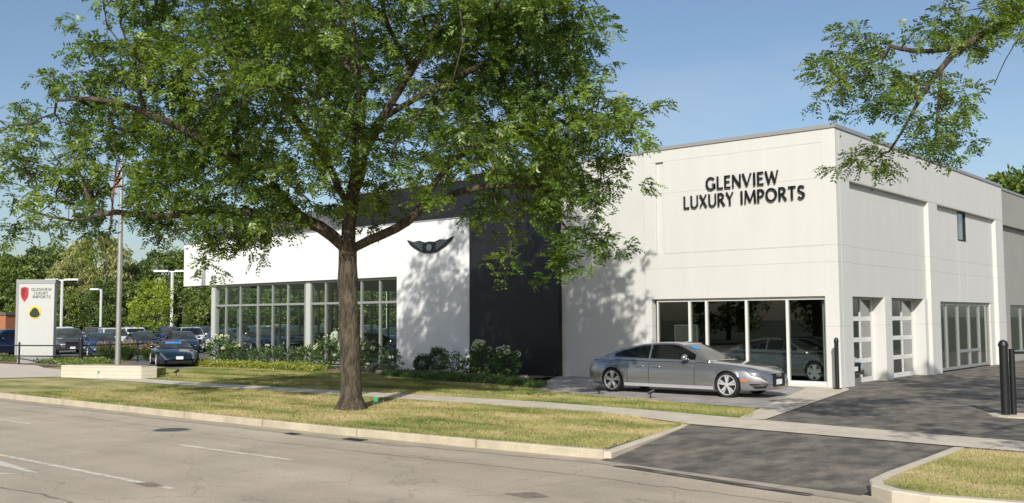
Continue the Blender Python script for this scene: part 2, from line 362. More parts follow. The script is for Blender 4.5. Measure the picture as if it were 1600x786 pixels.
# verge (turf strip between kerb and pavement)
vpoly = [(x, y + .14) for x, y in kerb_pts] + [(-10.42, 17.9), (-12, 18.6), (-40, 18.5), (-140, 16)]
vpoly[8] = (-9.72, 13.64)
struct('verge', MB().sheet(vpoly, -.006), M['grass'])
ipoly = [(x + .14, y + (.14 if i > 3 else .0)) for i, (x, y) in enumerate(isl)] + [(60, 17.6)]
struct('verge', MB().sheet(ipoly, -.006), M['grass'])
# kerbs
def ribbon(mb, pts, w, z0, z1, zs=None):
    """solid strip to the left of a polyline"""
    n = len(pts); L = []; 
    for i in range(n):
        a = Vector(pts[max(i - 1, 0)][:2]); b = Vector(pts[min(i + 1, n - 1)][:2]); d = (b - a).normalized(); q = Vector(pts[i][:2]); nn = Vector((-d.y, d.x))
        L.append((q, q + nn * w))
    vs = []
    for i, (a, b) in enumerate(L):
        t = zs[i] if zs else z1
        vs += [(a.x, a.y, z0), (a.x, a.y, t - .02), (a.x + (b.x - a.x) * .12, a.y + (b.y - a.y) * .12, t), (b.x, b.y, t), (b.x, b.y, z0)]
    fs = []
    for i in range(n - 1):
        for k in range(4): fs.append((i * 5 + k, (i + 1) * 5 + k, (i + 1) * 5 + k + 1, i * 5 + k + 1))
    fs += [(0, 1, 2, 3, 4), tuple((n - 1) * 5 + k for k in range(5))[::-1]]
    mb.add(vs, fs)
def dens(pts, step=.5):
    o = []
    for a, b in zip(pts, pts[1:]):
        a = Vector(a); b = Vector(b); k = max(1, int((b - a).length / step))
        o += [tuple(a + (b - a) * i / k) for i in range(k)]
    return o + [tuple(pts[-1])]
kb = MB(); ribbon(kb, kerb_pts, .16, -.3, .004)
struct('kerb', kb, M['kerb'])
kb = MB(); ribbon(kb, [(-9.42, 13.55), (-9.62, 14.6), (-9.95, 16.0), (-10.42, 17.75)], .15, -.3, .0, zs=[-.02, .0, .004, .006])
struct('kerb', kb, M['concrete_plain'])
kb = MB(); ribbon(kb, isl, .17, -.3, .008)
struct('kerb', kb, M['concrete_plain'])
# gutter pan, 5 mm above the road
gp = [(x, y - .46) for x, y in kerb_pts] + [(-9.4, 13.05), (-4.9, 12.42), (-4.0, 12.05), (0, 12.5), (60, 13.1)]
gq = [(x, y + .02) for x, y in kerb_pts] + [(-9.35, 13.52), (-5.0, 12.95), (-4.0, 12.55), (0, 12.97), (60, 13.62)]
struct('gutter', MB().sheet(gp + gq[::-1], -.143), joint_mat('gutter_concrete', (.50, .43, .33), 0, period=3.05, width=.02, dark=.6, var=.25, vs=1.8, speckle=.12))
# driveway apron: slopes up from the gutter to the pavement
dv = MB(); dv.add([(-9.50, 13.35, -.139), (-4.98, 12.85, -.139), (-5.06, 15.2, -.06), (-9.75, 15.2, -.06), (-5.12, 17.75, -.004), (-10.45, 17.95, -.004)], [(0, 1, 2, 3), (3, 2, 4, 5)])
struct('driveway', dv, M['asphalt'])
st = MB(); st.sheet([(-9.0, 12.95), (-7.6, 12.72), (-6.2, 12.48), (-5.5, 12.40), (-5.5, 12.56), (-6.3, 12.72), (-7.7, 12.92), (-8.8, 13.12)], -.137)
struct('gutter_stain', st, M['stain'])
# pavement (public sidewalk)
swn = [(-140, 15.6), (-60, 17.0), (-40, 17.6), (-32.8, 18.05), (-28.2, 18.05), (-22.1, 18.50), (-19.5, 18.60), (-17.3, 18.70), (-14.7, 18.65), (-12.0, 18.42), (-10.45, 17.85), (-5.25, 17.55), (0, 17.4), (60, 17.4)]
swf = [(-140, 17.2), (-60, 18.6), (-40, 18.9), (-34.6, 19.15), (-29.6, 19.15), (-23.5, 19.75), (-20.8, 19.9), (-18.5, 20.07), (-16, 20.16), (-13, 19.96), (-9.85, 19.5), (-4.3, 18.9), (0, 18.8), (60, 18.8)]
struct('sidewalk', MB().sheet(swn + swf[::-1], .010), M['concrete'])
# tarmac yard beside the building, sunk pad in front of it, light strip between them
struct('parking_lot', MB().sheet([(-9.7, 19.3), (-12.0, 28.6), (-11.95, 29.5), (-12.58, 30.5), (-12.58, 64), (60, 64), (60, 18.6), (-4.3, 18.7)], -.003), M['asphalt'])
struct('parking_pad', MB().sheet([(-18.2, 23.0), (-20.5, 24.9), (-22.8, 27.2), (-22.8, 29.6), (-12.2, 29.6), (-12.2, 28.9), (-10.9, 22.0)], .002), M['asphalt_grey'])
struct('concrete_strip', MB().sheet([(-10.15, 19.35), (-9.6, 19.55), (-11.45, 28.9), (-11.75, 29.46), (-13.9, 29.46), (-12.75, 28.7)], .016), M['concrete_plain'])
struct('entrance_walk', MB().sheet([(-36.9, 18.6), (-38.4, 17.8), (-39.5, 15.6), (-60, 14.8), (-120, 14), (-120, 19), (-60, 21.2), (-49, 21.6), (-46, 20.6), (-43, 20.4)], .018), M['concrete_plain'])
struct('car_lot', MB().sheet([(-41, 24.2), (-44, 29.6), (-46.9, 30), (-46.9, 110), (-150, 140), (-170, 20), (-62, 23.5), (-48, 24.5)], -.002), M['lot'])
struct('flower_bed', MB().sheet([(-46.2, 29.3), (-22.8, 29.3), (-20.6, 25.3), (-19.5, 24.2), (-22, 25.0), (-25, 25.2), (-29.5, 26.6), (-36, 27.0), (-41.5, 26.2)], .002), M['mulch'])
struct('flower_bed', MB().sheet([(-45, 22.4), (-47, 21.8), (-60, 21.8), (-75, 20.2), (-75, 23), (-62, 26.2), (-50, 27.4), (-46, 24.8)], .004), M['mulch'])
# road paint
pt = MB()
pt.sheet([(-16.9, 10.06), (-13.6, 10.16), (-13.6, 10.27), (-16.9, 10.17)], -.146)
pt.sheet([(-29.5, 9.85), (-23, 9.98), (-23, 10.08), (-29.5, 9.95)], -.146)
struct('lane_line', pt, M['line'])
pt = MB(); pt.sheet([(-40, 7.15), (-12.6, 7.40), (-12.6, 7.50), (-40, 7.25)], -.146)
struct('lane_line', pt, M['line'])
pt = MB()
pt.sheet([(-19.5, 7.16), (-17.2, 7.07), (-15.5, 6.90), (-15.75, 6.84), (-17.2, 6.86), (-19.5, 6.90)], -.145)
pt.sheet([(-18.4, 5.95), (-16.6, 6.30), (-15.6, 6.68), (-15.8, 6.50), (-16.6, 6.10), (-18.4, 5.70)], -.145)
struct('arrow_marking', pt, mat('fresh_white_line', (.70, .68, .60), .7, col2=(.50, .45, .37), vs=7, ramp=(.5, .7)))
def crack(pts, w, seed, z=-.1465):
    r_ = random.Random(seed); P = []
    for a, b in zip(pts, pts[1:]):
        n = max(2, int(math.dist(a, b) / .25))
        for i in range(n): P.append((a[0] + (b[0] - a[0]) * i / n + r_.uniform(-.05, .05), a[1] + (b[1] - a[1]) * i / n + r_.uniform(-.04, .04)))
    L = [(x, y - w * r_.uniform(.1, .6)) for x, y in P]; U = [(x, y + w * r_.uniform(.1, .6)) for x, y in P]
    mb = MB(); n = len(P); mb.add([(x, y, z) for x, y in L + U], [(i, i + 1, n + i + 1, n + i) for i in range(n - 1)]); return mb
ck = mat('crack_tar', (.17, .145, .115), .8, col2=(.30, .25, .19), vs=6)
for k, (p_, w_) in enumerate([([(-15.2, 5.9), (-13.6, 6.1), (-12.2, 6.0), (-10.8, 6.3)], .05), ([(-30, 11.3), (-22, 11.5), (-16, 11.45), (-9, 11.9), (-3, 11.8)], .025), ([(-13.3, 7.4), (-13.1, 8.6), (-13.4, 10.1)], .03), ([(-9.0, 8.6), (-8.9, 10.2), (-8.4, 12.3)], .03), ([(-22.5, 8.4), (-22.2, 10.4), (-22.6, 12.6)], .04), ([(-16.6, 12.38), (-14.2, 12.55), (-12.9, 12.6)], .05)]):
    struct('road_crack', crack(p_, w_, k), ck)
struct('road_patch', MB().sheet([(-8.75, 10.05), (-8.3, 10.0), (-8.1, 10.25), (-8.5, 10.4)], -.1462), ck)
struct('road_patch', MB().sheet([(-13.5, 7.35), (-13.0, 7.3), (-12.85, 7.48), (-13.3, 7.56)], -.1458), ck)
# manhole cover
t = thing('manhole_cover', (-19.28, 11.35, -.15), 'dark round iron manhole cover set in the road left of the tree', 'manhole cover')
mb = MB(); mb.lathe([(.0, .0), (.34, .0), (.34, .008), (.31, .012), (0, .012)], (-19.28, 11.35, -.15), seg=28); mb.build('lid', mat('cast_iron', (.13, .115, .095), .6, metal=.4), t)
mb = MB(); mb.lathe([(.35, .0), (.40, .0), (.40, .010), (.35, .010), (.35, 0)], (-19.28, 11.35, -.15), seg=28); mb.build('rim', M['galv'], t)
for (x, y, l, w, lab) in ((-14.85, 12.66, .55, .16, 'small dark iron drain grate in the gutter right of the tree trunk'), (-16.6, 12.50, .34, .12, 'narrow dark gutter slot in front of the tree trunk')):
    mb = MB()
    for k in range(6): mb.box(x - l / 2 + k * l / 6 + .01, x - l / 2 + (k + 1) * l / 6 - .01, y - w / 2, y + w / 2, -.141, -.133)
    mb.box(x - l / 2, x + l / 2, y - w / 2 - .02, y - w / 2, -.141, -.131); mb.box(x - l / 2, x + l / 2, y + w / 2, y + w / 2 + .02, -.141, -.131)
    tag(mb.build('drain_grate', M['black_metal']), lab, 'drain grate')
# ------------------------------------------------------------------ showroom building
YF = 29.48
B = thing('dealership_building', (-28, 29.48, 0), 'long white and cream car dealership with charcoal centre block and glazed showroom', 'building')
# --- cream wing
w = MB()
w.box(-12.38, -11.93, YF, YF + .3, 0, 8.08)                       # corner pier
w.box(-18.7, -12.38, YF, YF + .3, 2.83, 4.40)
w.box(-18.15, -12.38, YF, YF + .3, 4.40, 7.66); w.box(-18.7, -18.47, YF, YF + .3, 4.40, 7.66); w.box(-18.47, -18.15, YF + .09, YF + .3, 4.40, 7.66)
w.box(-18.7, -12.38, YF, YF + .3, 7.66, 8.08)
w.box(-18.95, -18.7, YF, YF + .3, 0, 8.08)
w.box(-18.7, -12.38, YF + .04, YF + .3, 0, .09)
w.box(-12.23, -11.93, YF + .3, 48.74, 6.5, 8.08)                  # side header
w.box(-12.60, -11.93, YF + .3, 30.57, 0, 6.5); w.box(-12.60, -11.93, 38.25, 39.31, 0, 6.5); w.box(-12.60, -11.93, 47.5, 48.74, 0, 6.5)
w.box(-12.40, -12.09, 30.57, 38.25, 2.83, 6.5)
w.box(-12.40, -12.09, 39.31, 42.4, 2.75, 6.5); w.box(-12.40, -12.09, 43.5, 47.5, 2.75, 6.5); w.box(-12.40, -12.09, 42.4, 43.5, 2.75, 5.28)
w.box(-12.60, -12.06, 33.75, 34.42, 0, 2.83); w.box(-12.60, -12.06, 37.88, 38.25, 0, 2.83)
w.box(-12.45, -12.10, 46.86, 47.5, 0, 2.75)
w.build('wall', M['cream'], B, bevel=.012)
w = MB(); w.box(-12.40, -12.15, 48.74, 64, 6.45, 8.08); w.box(-12.6, -12.35, 48.74, 51.2, 0, 6.45); w.box(-12.6, -12.35, 51.2, 64, 2.7, 6.45); w.box(-12.6, -12.35, 56, 64, 0, 2.7); w.box(-12.6, -12.35, 51.2, 56, 0, .4)
w.build('wall', M['taupe'], B)
w = MB(); w.box(-22.77, -18.95, YF + .12, YF + .42, 0, 8.05); w.build('wall', M['cream_plain'], B)
w = MB(); w.box(-36.0, -12.7, 64, 64.3, 0, 8.0); w.box(-36.3, -36.0, 44.8, 64.3, 0, 8.0); w.build('wall', M['cream_plain'], B)
# --- charcoal block and the grey plant screen
w = MB(); w.box(-27.37, -22.77, YF - .10, YF + .3, 0, 8.10); w.box(-36.0, -27.37, YF + .9, YF + 1.2, 6.0, 8.10); w.box(-27.37, -27.1, YF + .3, YF + 1.2, 6.0, 8.10); w.box(-36.0, -35.7, YF + 1.2, 46, 6.0, 8.1)
w.build('dark_facade', M['dark_panel'], B)
w = MB(); w.box(-48.5, -36.0, YF + .75, YF + 1.0, 6.0, 7.55); w.box(-48.5, -48.25, YF + 1.0, 44, 6.0, 7.55)
for k in range(32): w.box(-48.4 + k * .39, -48.37 + k * .39, YF + .72, YF + .75, 6.3, 7.55)
w.build('plant_screen', M['grey_panel'], B)
# --- white showroom
w = MB()
w.box(-31.82, -27.37, YF, YF + .3, 0, 6.36)
w.build('white_wall', M['white'], B)
w = MB(); w.box(-49.1, -31.82, YF, YF + .35, 4.05, 6.36); w.box(-49.1, -48.75, YF + .35, 46, 4.05, 6.36)
w.build('fascia', M['white'], B, bevel=.01)
w = MB(); w.box(-48.75, -31.82, YF + .35, 46, 4.10, 4.25); w.build('soffit', M['ceiling'], B)
w = MB(); w.box(-49.12, -27.39, YF - .02, YF + .37, 6.36, 6.42); w.build('coping', M['coping'], B)
# roof sheets and copings
w = MB(); w.box(-48.25, -27.4, YF + 1.25, 46, 5.9, 5.98); w.box(-35.7, -12.5, YF + 1.25, 64, 7.55, 7.65); w.box(-27.0, -12.5, YF + .42, YF + 1.25, 7.55, 7.65); w.build('roof', M['roof'], B)
w = MB(); w.box(-18.99, -11.89, YF - .04, YF + .34, 8.08, 8.20); w.box(-12.25, -11.89, YF + .34, 48.78, 8.08, 8.20); w.box(-12.42, -12.11, 48.78, 64.3, 8.08, 8.18)
w.box(-22.80, -18.99, YF + .09, YF + .46, 8.05, 8.15); w.box(-36.04, -22.80, YF + .86, YF + 1.24, 8.10, 8.17); w.box(-27.40, -22.80, YF - .13, YF + .86, 8.10, 8.16); w.box(-36.3, -12.4, 63.96, 64.34, 8.0, 8.1)
w.build('coping', M['coping'], B)
# rooms behind the glass
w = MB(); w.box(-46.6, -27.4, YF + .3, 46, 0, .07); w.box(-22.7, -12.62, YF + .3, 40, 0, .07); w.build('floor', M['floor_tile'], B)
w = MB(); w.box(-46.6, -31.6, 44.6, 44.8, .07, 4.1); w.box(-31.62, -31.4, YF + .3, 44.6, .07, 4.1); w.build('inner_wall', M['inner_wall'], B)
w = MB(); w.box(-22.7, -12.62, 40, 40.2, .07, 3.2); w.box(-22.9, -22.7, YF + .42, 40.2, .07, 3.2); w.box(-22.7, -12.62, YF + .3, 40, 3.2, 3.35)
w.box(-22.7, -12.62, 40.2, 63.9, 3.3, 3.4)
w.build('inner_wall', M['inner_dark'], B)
# front and side glazing of the showroom: one window per bay
def window(xs0, xs1, y, z0, z1, parent, fm, gm, axis='x', trans=None, fr=.055, dp=.12, outer=None):
    f = MB()
    def bx(a0, a1, zz0, zz1, d0=-dp / 2, d1=dp / 2):
        if axis == 'x': f.box(a0, a1, y + d0, y + d1, zz0, zz1)
        else: f.box(y + d0, y + d1, a0, a1, zz0, zz1)
    h = fr / 2
    bx(xs0, xs0 + h, z0, z1); bx(xs1 - h, xs1, z0, z1); bx(xs0 + h, xs1 - h, z0, z0 + fr); bx(xs0 + h, xs1 - h, z1 - fr, z1)
    if trans: 
        for tz in (trans if isinstance(trans, (list, tuple)) else [trans]): bx(xs0 + h, xs1 - h, tz - h, tz + h)
    wo = f.build('window', fm, parent)
    g = MB()
    if axis == 'x': g.box(xs0 + h, xs1 - h, y - .006, y + .006, z0 + fr, z1 - fr)
    else: g.box(y - .006, y + .006, xs0 + h, xs1 - h, z0 + fr, z1 - fr)
    g.build('pane', gm, wo)
    return wo
gx = [-46.35, -45.28, -43.98, -42.43, -41.18, -39.92, -38.55]
gx2 = [-38.12, -36.99, -35.70, -34.42, -33.16, -31.83]
for a, b in list(zip(gx, gx[1:])) + list(zip(gx2, gx2[1:])): window(a, b, YF + .26, .12, 4.04, B, M['alu'], M['glass'], trans=2.95, fr=.10)
gy = [YF + .42 + i * 1.38 for i in range(11)]
for a, b in zip(gy, gy[1:]): window(a, b, -46.5, .12, 4.04, B, M['alu'], M['glass'], axis='y', trans=2.95, fr=.09)
for x in (-46.48, -38.34):
    w = MB(); w.box(x - .13, x + .21, YF + .17, YF + .45, 0, 4.05); w.build('column', M['column'], B, bevel=.01)
for (x, y) in ((-42.6, 34.5), (-38.3, 38.5), (-34.6, 34.0)):
    w = MB(); w.lathe([(.19, .07), (.19, 4.1)], (x, y, 0), seg=18); w.build('column', M['column'], B, smooth=True)
# cream wing shopfront
cx = [-18.55, -17.25, -16.60, -15.12, -13.69, -12.40]
for a, b in zip(cx, cx[1:]): window(a, b, YF + .17, .09, 2.82, B, M['alu_white'], M['glass_dark'], fr=.085)
window(39.52, 40.9, -12.24, .05, 2.74, B, M['alu'], M['glass_door'], axis='y', fr=.11)
window(40.9, 42.4, -12.24, .05, 2.74, B, M['alu'], M['glass_door'], axis='y', fr=.11)
window(42.4, 43.95, -12.24, .05, 2.74, B, M['alu'], M['glass_door'], axis='y', fr=.11, trans=.75)
window(43.95, 45.4, -12.24, .05, 2.74, B, M['alu'], M['glass_door'], axis='y', fr=.11, trans=.75)
window(45.4, 46.86, -12.24, .05, 2.74, B, M['alu'], M['glass_door'], axis='y', fr=.11)
window(42.42, 43.48, -12.14, 5.29, 6.49, B, M['black_metal'], M['glass_dark'], axis='y', fr=.05)
window(51.2, 53.6, -12.5, .4, 2.7, B, M['alu'], M['glass_door'], axis='y', fr=.1); window(53.6, 56, -12.5, .4, 2.7, B, M['alu'], M['glass_door'], axis='y', fr=.1)
# sectional glazed garage doors
for (a, b) in ((30.57, 33.75), (34.42, 37.88)):
    d = MB(); x0, x1 = -12.56, -12.50
    d.box(x0, x1, a, a + .13, 0, 2.83); d.box(x0, x1, b - .13, b, 0, 2.83)
    n = 3; zs = [.0, .72, 1.42, 2.12, 2.83]
    ws = (b - a - .26)
    for i, z in enumerate(zs):
        z0 = max(0, z - .075) if i else 0; z1 = z + .075 if i < 4 else 2.83
        if i == 0: z1 = .16
        d.box(x0, x1, a + .13, b - .13, z0, z1)
    for k in range(1, n):
        c = a + .13 + ws * k / n
        for i in range(4):
            lo = .16 if i == 0 else zs[i] + .075; hi = zs[i + 1] - .075
            d.box(x0, x1, c - .045, c + .045, lo, hi)
    do = d.build('garage_door', M['alu_white'], B)
    g = MB(); g.box(-12.535, -12.525, a + .13, b - .13, .16, 2.75); g.build('pane', M['glass_door'], do)
# lettering: flared strokes built as solid letters
GL = {  # strokes: list of ((x,y),(x,y),w0,w1); arcs: ('a',cx,cy,rx,ry,a0,a1,w)
 'L': (.50, [((.08, 1), (.08, 0), .13, .13), ((.08, .05), (.50, .05), .08, .12)]),
 'E': (.50, [((.08, 1), (.08, 0), .13, .13), ((.08, .05), (.48, .05), .08, .12), ((.08, .95), (.47, .95), .08, .12), ((.08, .52), (.42, .52), .07, .09)]),
 'N': (.72, [((.08, 0), (.08, 1), .10, .08), ((.08, .97), (.66, .03), .15, .15), ((.66, 0), (.66, 1), .08, .11)]),
 'V': (.72, [((.04, 1), (.36, .02), .15, .13), ((.36, .02), (.68, 1), .07, .09)]),
 'I': (.20, [((.10, 1), (.10, 0), .14, .14)]),
 'W': (1.0, [((.04, 1), (.28, .02), .14, .12), ((.28, .02), (.52, .95), .07, .08), ((.50, .95), (.74, .02), .14, .12), ((.74, .02), (.97, 1), .07, .09)]),
 'U': (.68, [((.08, 1), (.08, .35), .13, .13), ((.62, 1), (.62, .35), .10, .09), ('a', .35, .33, .27, .30, 180, 360, .10)]),
 'X': (.66, [((.06, 1), (.60, 0), .15, .15), ((.60, 1), (.05, 0), .08, .08)]),
 'R': (.60, [((.08, 1), (.08, 0), .13, .13), ('a', .26, .73, .22, .235, -90, 90, .11), ((.08, .965), (.27, .965), .08, .08), ((.08, .495), (.27, .495), .07, .07), ((.26, .50), (.58, 0), .12, .15)]),
 'Y': (.64, [((.04, 1), (.32, .48), .14, .13), ((.60, 1), (.32, .48), .08, .07), ((.32, .52), (.32, 0), .13, .13)]),
 'M': (.90, [((.10, 1), (.05, 0), .07, .09), ((.10, 1), (.45, .10), .14, .12), ((.80, 1), (.45, .10), .09, .08), ((.80, 1), (.86, 0), .13, .14)]),
 'P': (.54, [((.08, 1), (.08, 0), .13, .13), ('a', .25, .70, .24, .265, -90, 90, .11), ((.08, .965), (.26, .965), .08, .08), ((.08, .435), (.26, .435), .07, .07)]),
 'O': (.86, [('a', .43, .5, .37, .46, 0, 360, .12)]),
 'T': (.60, [((.30, 1), (.30, 0), .14, .14), ((.02, .95), (.58, .95), .11, .11)]),
 'S': (.52, [('a', .27, .74, .20, .215, 25, 270, .11), ('a', .25, .265, .21, .225, -155, 90, .12)]),
 'G': (.78, [('a', .42, .5, .36, .46, 45, 335, .12), ((.72, .46), (.72, .10), .12, .12), ((.50, .44), (.76, .44), .07, .07)]),
}
def glyph(mb, ch, ox, oz, h, sx, y0, y1, place):
    for s in GL[ch][1]:
        if s[0] == 'a':
            _, cx_, cy_, rx, ry, a0, a1, wd = s; wd *= 1.0; n = max(5, int(abs(a1 - a0) / 18)); vs = []; fs = []
            closed = abs(a1 - a0) >= 360
            for i in range(n + 1):
                a = R(a0 + (a1 - a0) * i / n); k = wd / 2 * (1 + .25 * abs(math.cos(a)))
                for (rr, yy) in ((-k, y0), (k, y0), (k, y1), (-k, y1)):
                    vs.append(place(ox + sx * h * (cx_ + (rx + rr) * math.cos(a)), yy, oz + h * (cy_ + (ry + rr) * math.sin(a))))
            for i in range(n):
                for q in range(4): fs.append((i * 4 + q, i * 4 + (q + 1) % 4, (i + 1) * 4 + (q + 1) % 4, (i + 1) * 4 + q))
            if not closed: fs += [(0, 1, 2, 3), (n * 4 + 3, n * 4 + 2, n * 4 + 1, n * 4)]
            mb.add(vs, fs)
        else:
            (xa, ya), (xb, yb), wa, wb = s;  dx, dy = xb - xa, yb - ya; L = math.hypot(dx, dy); nx, ny = -dy / L, dx / L
            pr = [(xa + nx * wa / 2, ya + ny * wa / 2), (xa - nx * wa / 2, ya - ny * wa / 2), (xb - nx * wb / 2, yb - ny * wb / 2), (xb + nx * wb / 2, yb + ny * wb / 2)]
            vs = [place(ox + sx * h * p[0], y0, oz + h * p[1]) for p in pr] + [place(ox + sx * h * p[0], y1, oz + h * p[1]) for p in pr]
            mb.add(vs, [(3, 2, 1, 0), (4, 5, 6, 7), (0, 1, 5, 4), (1, 2, 6, 5), (2, 3, 7, 6), (3, 0, 4, 7)])
def word(name, txt, x0, x1, z0, h, y0, y1, m, parent, gap=.13, place=lambda x, y, z: (x, y, z)):
    tot = sum((GL[c][0] if c != ' ' else .34) + gap for c in txt) - gap
    sx = (x1 - x0) / (h * tot); x = x0; k = 0
    mb = MB()
    for c in txt:
        k += 1
        wd = GL[c][0] if c != ' ' else .34
        if c != ' ': glyph(mb, c, x, z0, h, sx, y0 - k * .0004, y1, place)
        x += (wd + gap) * h * sx
    return mb.build(name, m, parent)
word('lettering', 'GLENVIEW', -16.42, -13.80, 6.50, .425, YF - .09, YF - .04, M['letter'], B)
word('lettering', 'LUXURY', -17.30, -15.40, 5.93, .425, YF - .09, YF - .04, M['letter'], B)
word('lettering', 'IMPORTS', -15.15, -12.92, 5.93, .425, YF - .09, YF - .04, M['letter'], B)
# winged emblem on the white wall
ex, ez = -29.72, 5.33
def plate_shape(mb, pts, y0, y1):
    n = len(pts); mb.add([(ex + p[0], y0, ez + p[1]) for p in pts] + [(ex + p[0], y1, ez + p[1]) for p in pts], [tuple(range(n)), tuple(range(n, 2 * n))[::-1]] + [(i, (i + 1) % n, n + (i + 1) % n, n + i) for i in range(n)])
em = MB()
for sgn in (-1, 1):
    plate_shape(em, [(sgn * a, b) for a, b in ((.0, .16), (.30, .13), (.62, .22), (1.0, .19), (1.40, .30), (1.22, .10), (.98, -.06), (.66, -.20), (.38, -.31), (.0, -.34))], YF - .07, YF - .015)
eo = em.build('emblem', mat('dark_chrome', (.035, .037, .042), .22, metal=.7), B)
for sgn in (-1, 1):
    for k in range(5):
        em = MB(); z0 = .10 - .075 * k; x1 = 1.20 - .15 * k; em.cur = 0
        plate_shape(em, [(sgn * a, b) for a, b in ((.40, z0), (x1, z0 + .115 - .012 * k), (x1 - .05, z0 + .075 - .012 * k), (.40, z0 - .032))], YF - .085, YF - .069)
        em.build('feather', mat('emblem_bright', (.30, .31, .33), .2, metal=.9) if k == 0 and sgn < 0 else bpy.data.materials['emblem_bright'], eo)
em = MB(); n = 16; plate_shape(em, [(.17 * math.cos(2 * math.pi * i / n), .15 * math.sin(2 * math.pi * i / n) - .10) for i in range(n)], YF - .10, YF - .068)
em.build('emblem_badge', bpy.data.materials['emblem_bright'], eo)
# round roof vent
t = thing('roof_vent', (-13.6, 46.8, 7.65), 'small white round vent cap standing on the roof edge of the cream wing', 'roof vent')
mb = MB(); mb.lathe([(.16, 7.65), (.16, 8.45), (.30, 8.45), (.30, 8.62), (.18, 8.78), (0, 8.80)], (-13.6, 46.8, 0), seg=16); mb.build('cap', M['white_paint'], t, smooth=True)

# ------------------------------------------------------------------ pylon sign
S = thing('pylon_sign', (-56.3, 24.7, 0), 'tall white pylon sign with red shield and round yellow badge', 'sign')
ang = math.atan2(1.45, 1.70)
def PS(u, v, z):      # sign frame: u along the face, v out of the face towards the road
    return (-56.3 + u * math.cos(ang) + v * math.sin(ang), 24.7 + u * math.sin(ang) - v * math.cos(ang), z)
def pbox(mb, u0, u1, v0, v1, z0, z1):
    vs = [PS(*p) for p in ((u0, v0, z0), (u1, v0, z0), (u1, v1, z0), (u0, v1, z0), (u0, v0, z1), (u1, v0, z1), (u1, v1, z1), (u0, v1, z1))]
    mb.add(vs, [(3, 2, 1, 0), (4, 5, 6, 7), (0, 1, 5, 4), (1, 2, 6, 5), (2, 3, 7, 6), (3, 0, 4, 7)])
mb = MB(); pbox(mb, -1.0, 1.02, -.22, .12, .32, 4.28); mb.build('panel', mat('sign_face', (.50, .51, .485), .5, var=.03), S)
mb = MB(); pbox(mb, -1.12, 1.08, -.24, .15, 4.28, 4.50); pbox(mb, -1.12, -1.0, -.24, .15, .3, 4.28); pbox(mb, -1.0, 1.0, -.2, .10, 0, .32); mb.build('frame', mat('sign_frame', (.30, .31, .31), .5), S)
def pshape(mb, pts, v0, v1):
    n = len(pts); mb.add([PS(p[0], v1, p[1]) for p in pts] + [PS(p[0], v0, p[1]) for p in pts], [tuple(range(n)), tuple(range(n, 2 * n))[::-1]] + [(i, (i + 1) % n, n + (i + 1) % n, n + i) for i in range(n)])
mb = MB(); pshape(mb, [(-.86, 4.05), (-.66, 4.10), (-.46, 4.05), (-.44, 3.75), (-.50, 3.50), (-.66, 3.30), (-.82, 3.50), (-.88, 3.75)], .12, .15)
sh = mb.build('shield', mat('shield_red', (.42, .02, .035), .4), S)
mb = MB(); pshape(mb, [(-.80, 3.98), (-.66, 4.02), (-.60, 3.85), (-.70, 3.75), (-.60, 3.62), (-.72, 3.55), (-.78, 3.7)], .15, .158); mb.build('shield_mark', mat('shield_dark', (.20, .01, .02), .4), sh)
mb = MB(); pshape(mb, [(-.05 + .34 * math.cos(2 * math.pi * i / 28), 2.72 + .36 * math.sin(2 * math.pi * i / 28)) for i in range(28)], .12, .145)
bd = mb.build('badge', mat('badge_yellow', (.62, .52, .06), .4), S)
mb = MB(); pshape(mb, [(-.05, 2.99), (.09, 2.91), (.21, 2.72), (.24, 2.58), (.12, 2.47), (-.05, 2.44), (-.22, 2.47), (-.34, 2.58), (-.31, 2.72), (-.19, 2.91)], .145, .155); mb.build('badge_mark', mat('badge_dark', (.02, .03, .02), .4), bd)
def psplace(x, y, z): return PS(x, y, z)
for txt, z in (('GLENVIEW', 3.88), ('LUXURY', 3.68), ('IMPORTS', 3.48)):
    a = (-.28, .86) if txt == 'GLENVIEW' else ((-.12, .66) if txt == 'LUXURY' else (-.20, .80))
    word('lettering', txt, a[0], a[1], z, .155, .135, .12, mat('sign_text', (.06, .07, .07), .5), S, place=psplace)

S.location = (-52.4, 22.97, 0); S.scale = (.93, .93, .97)
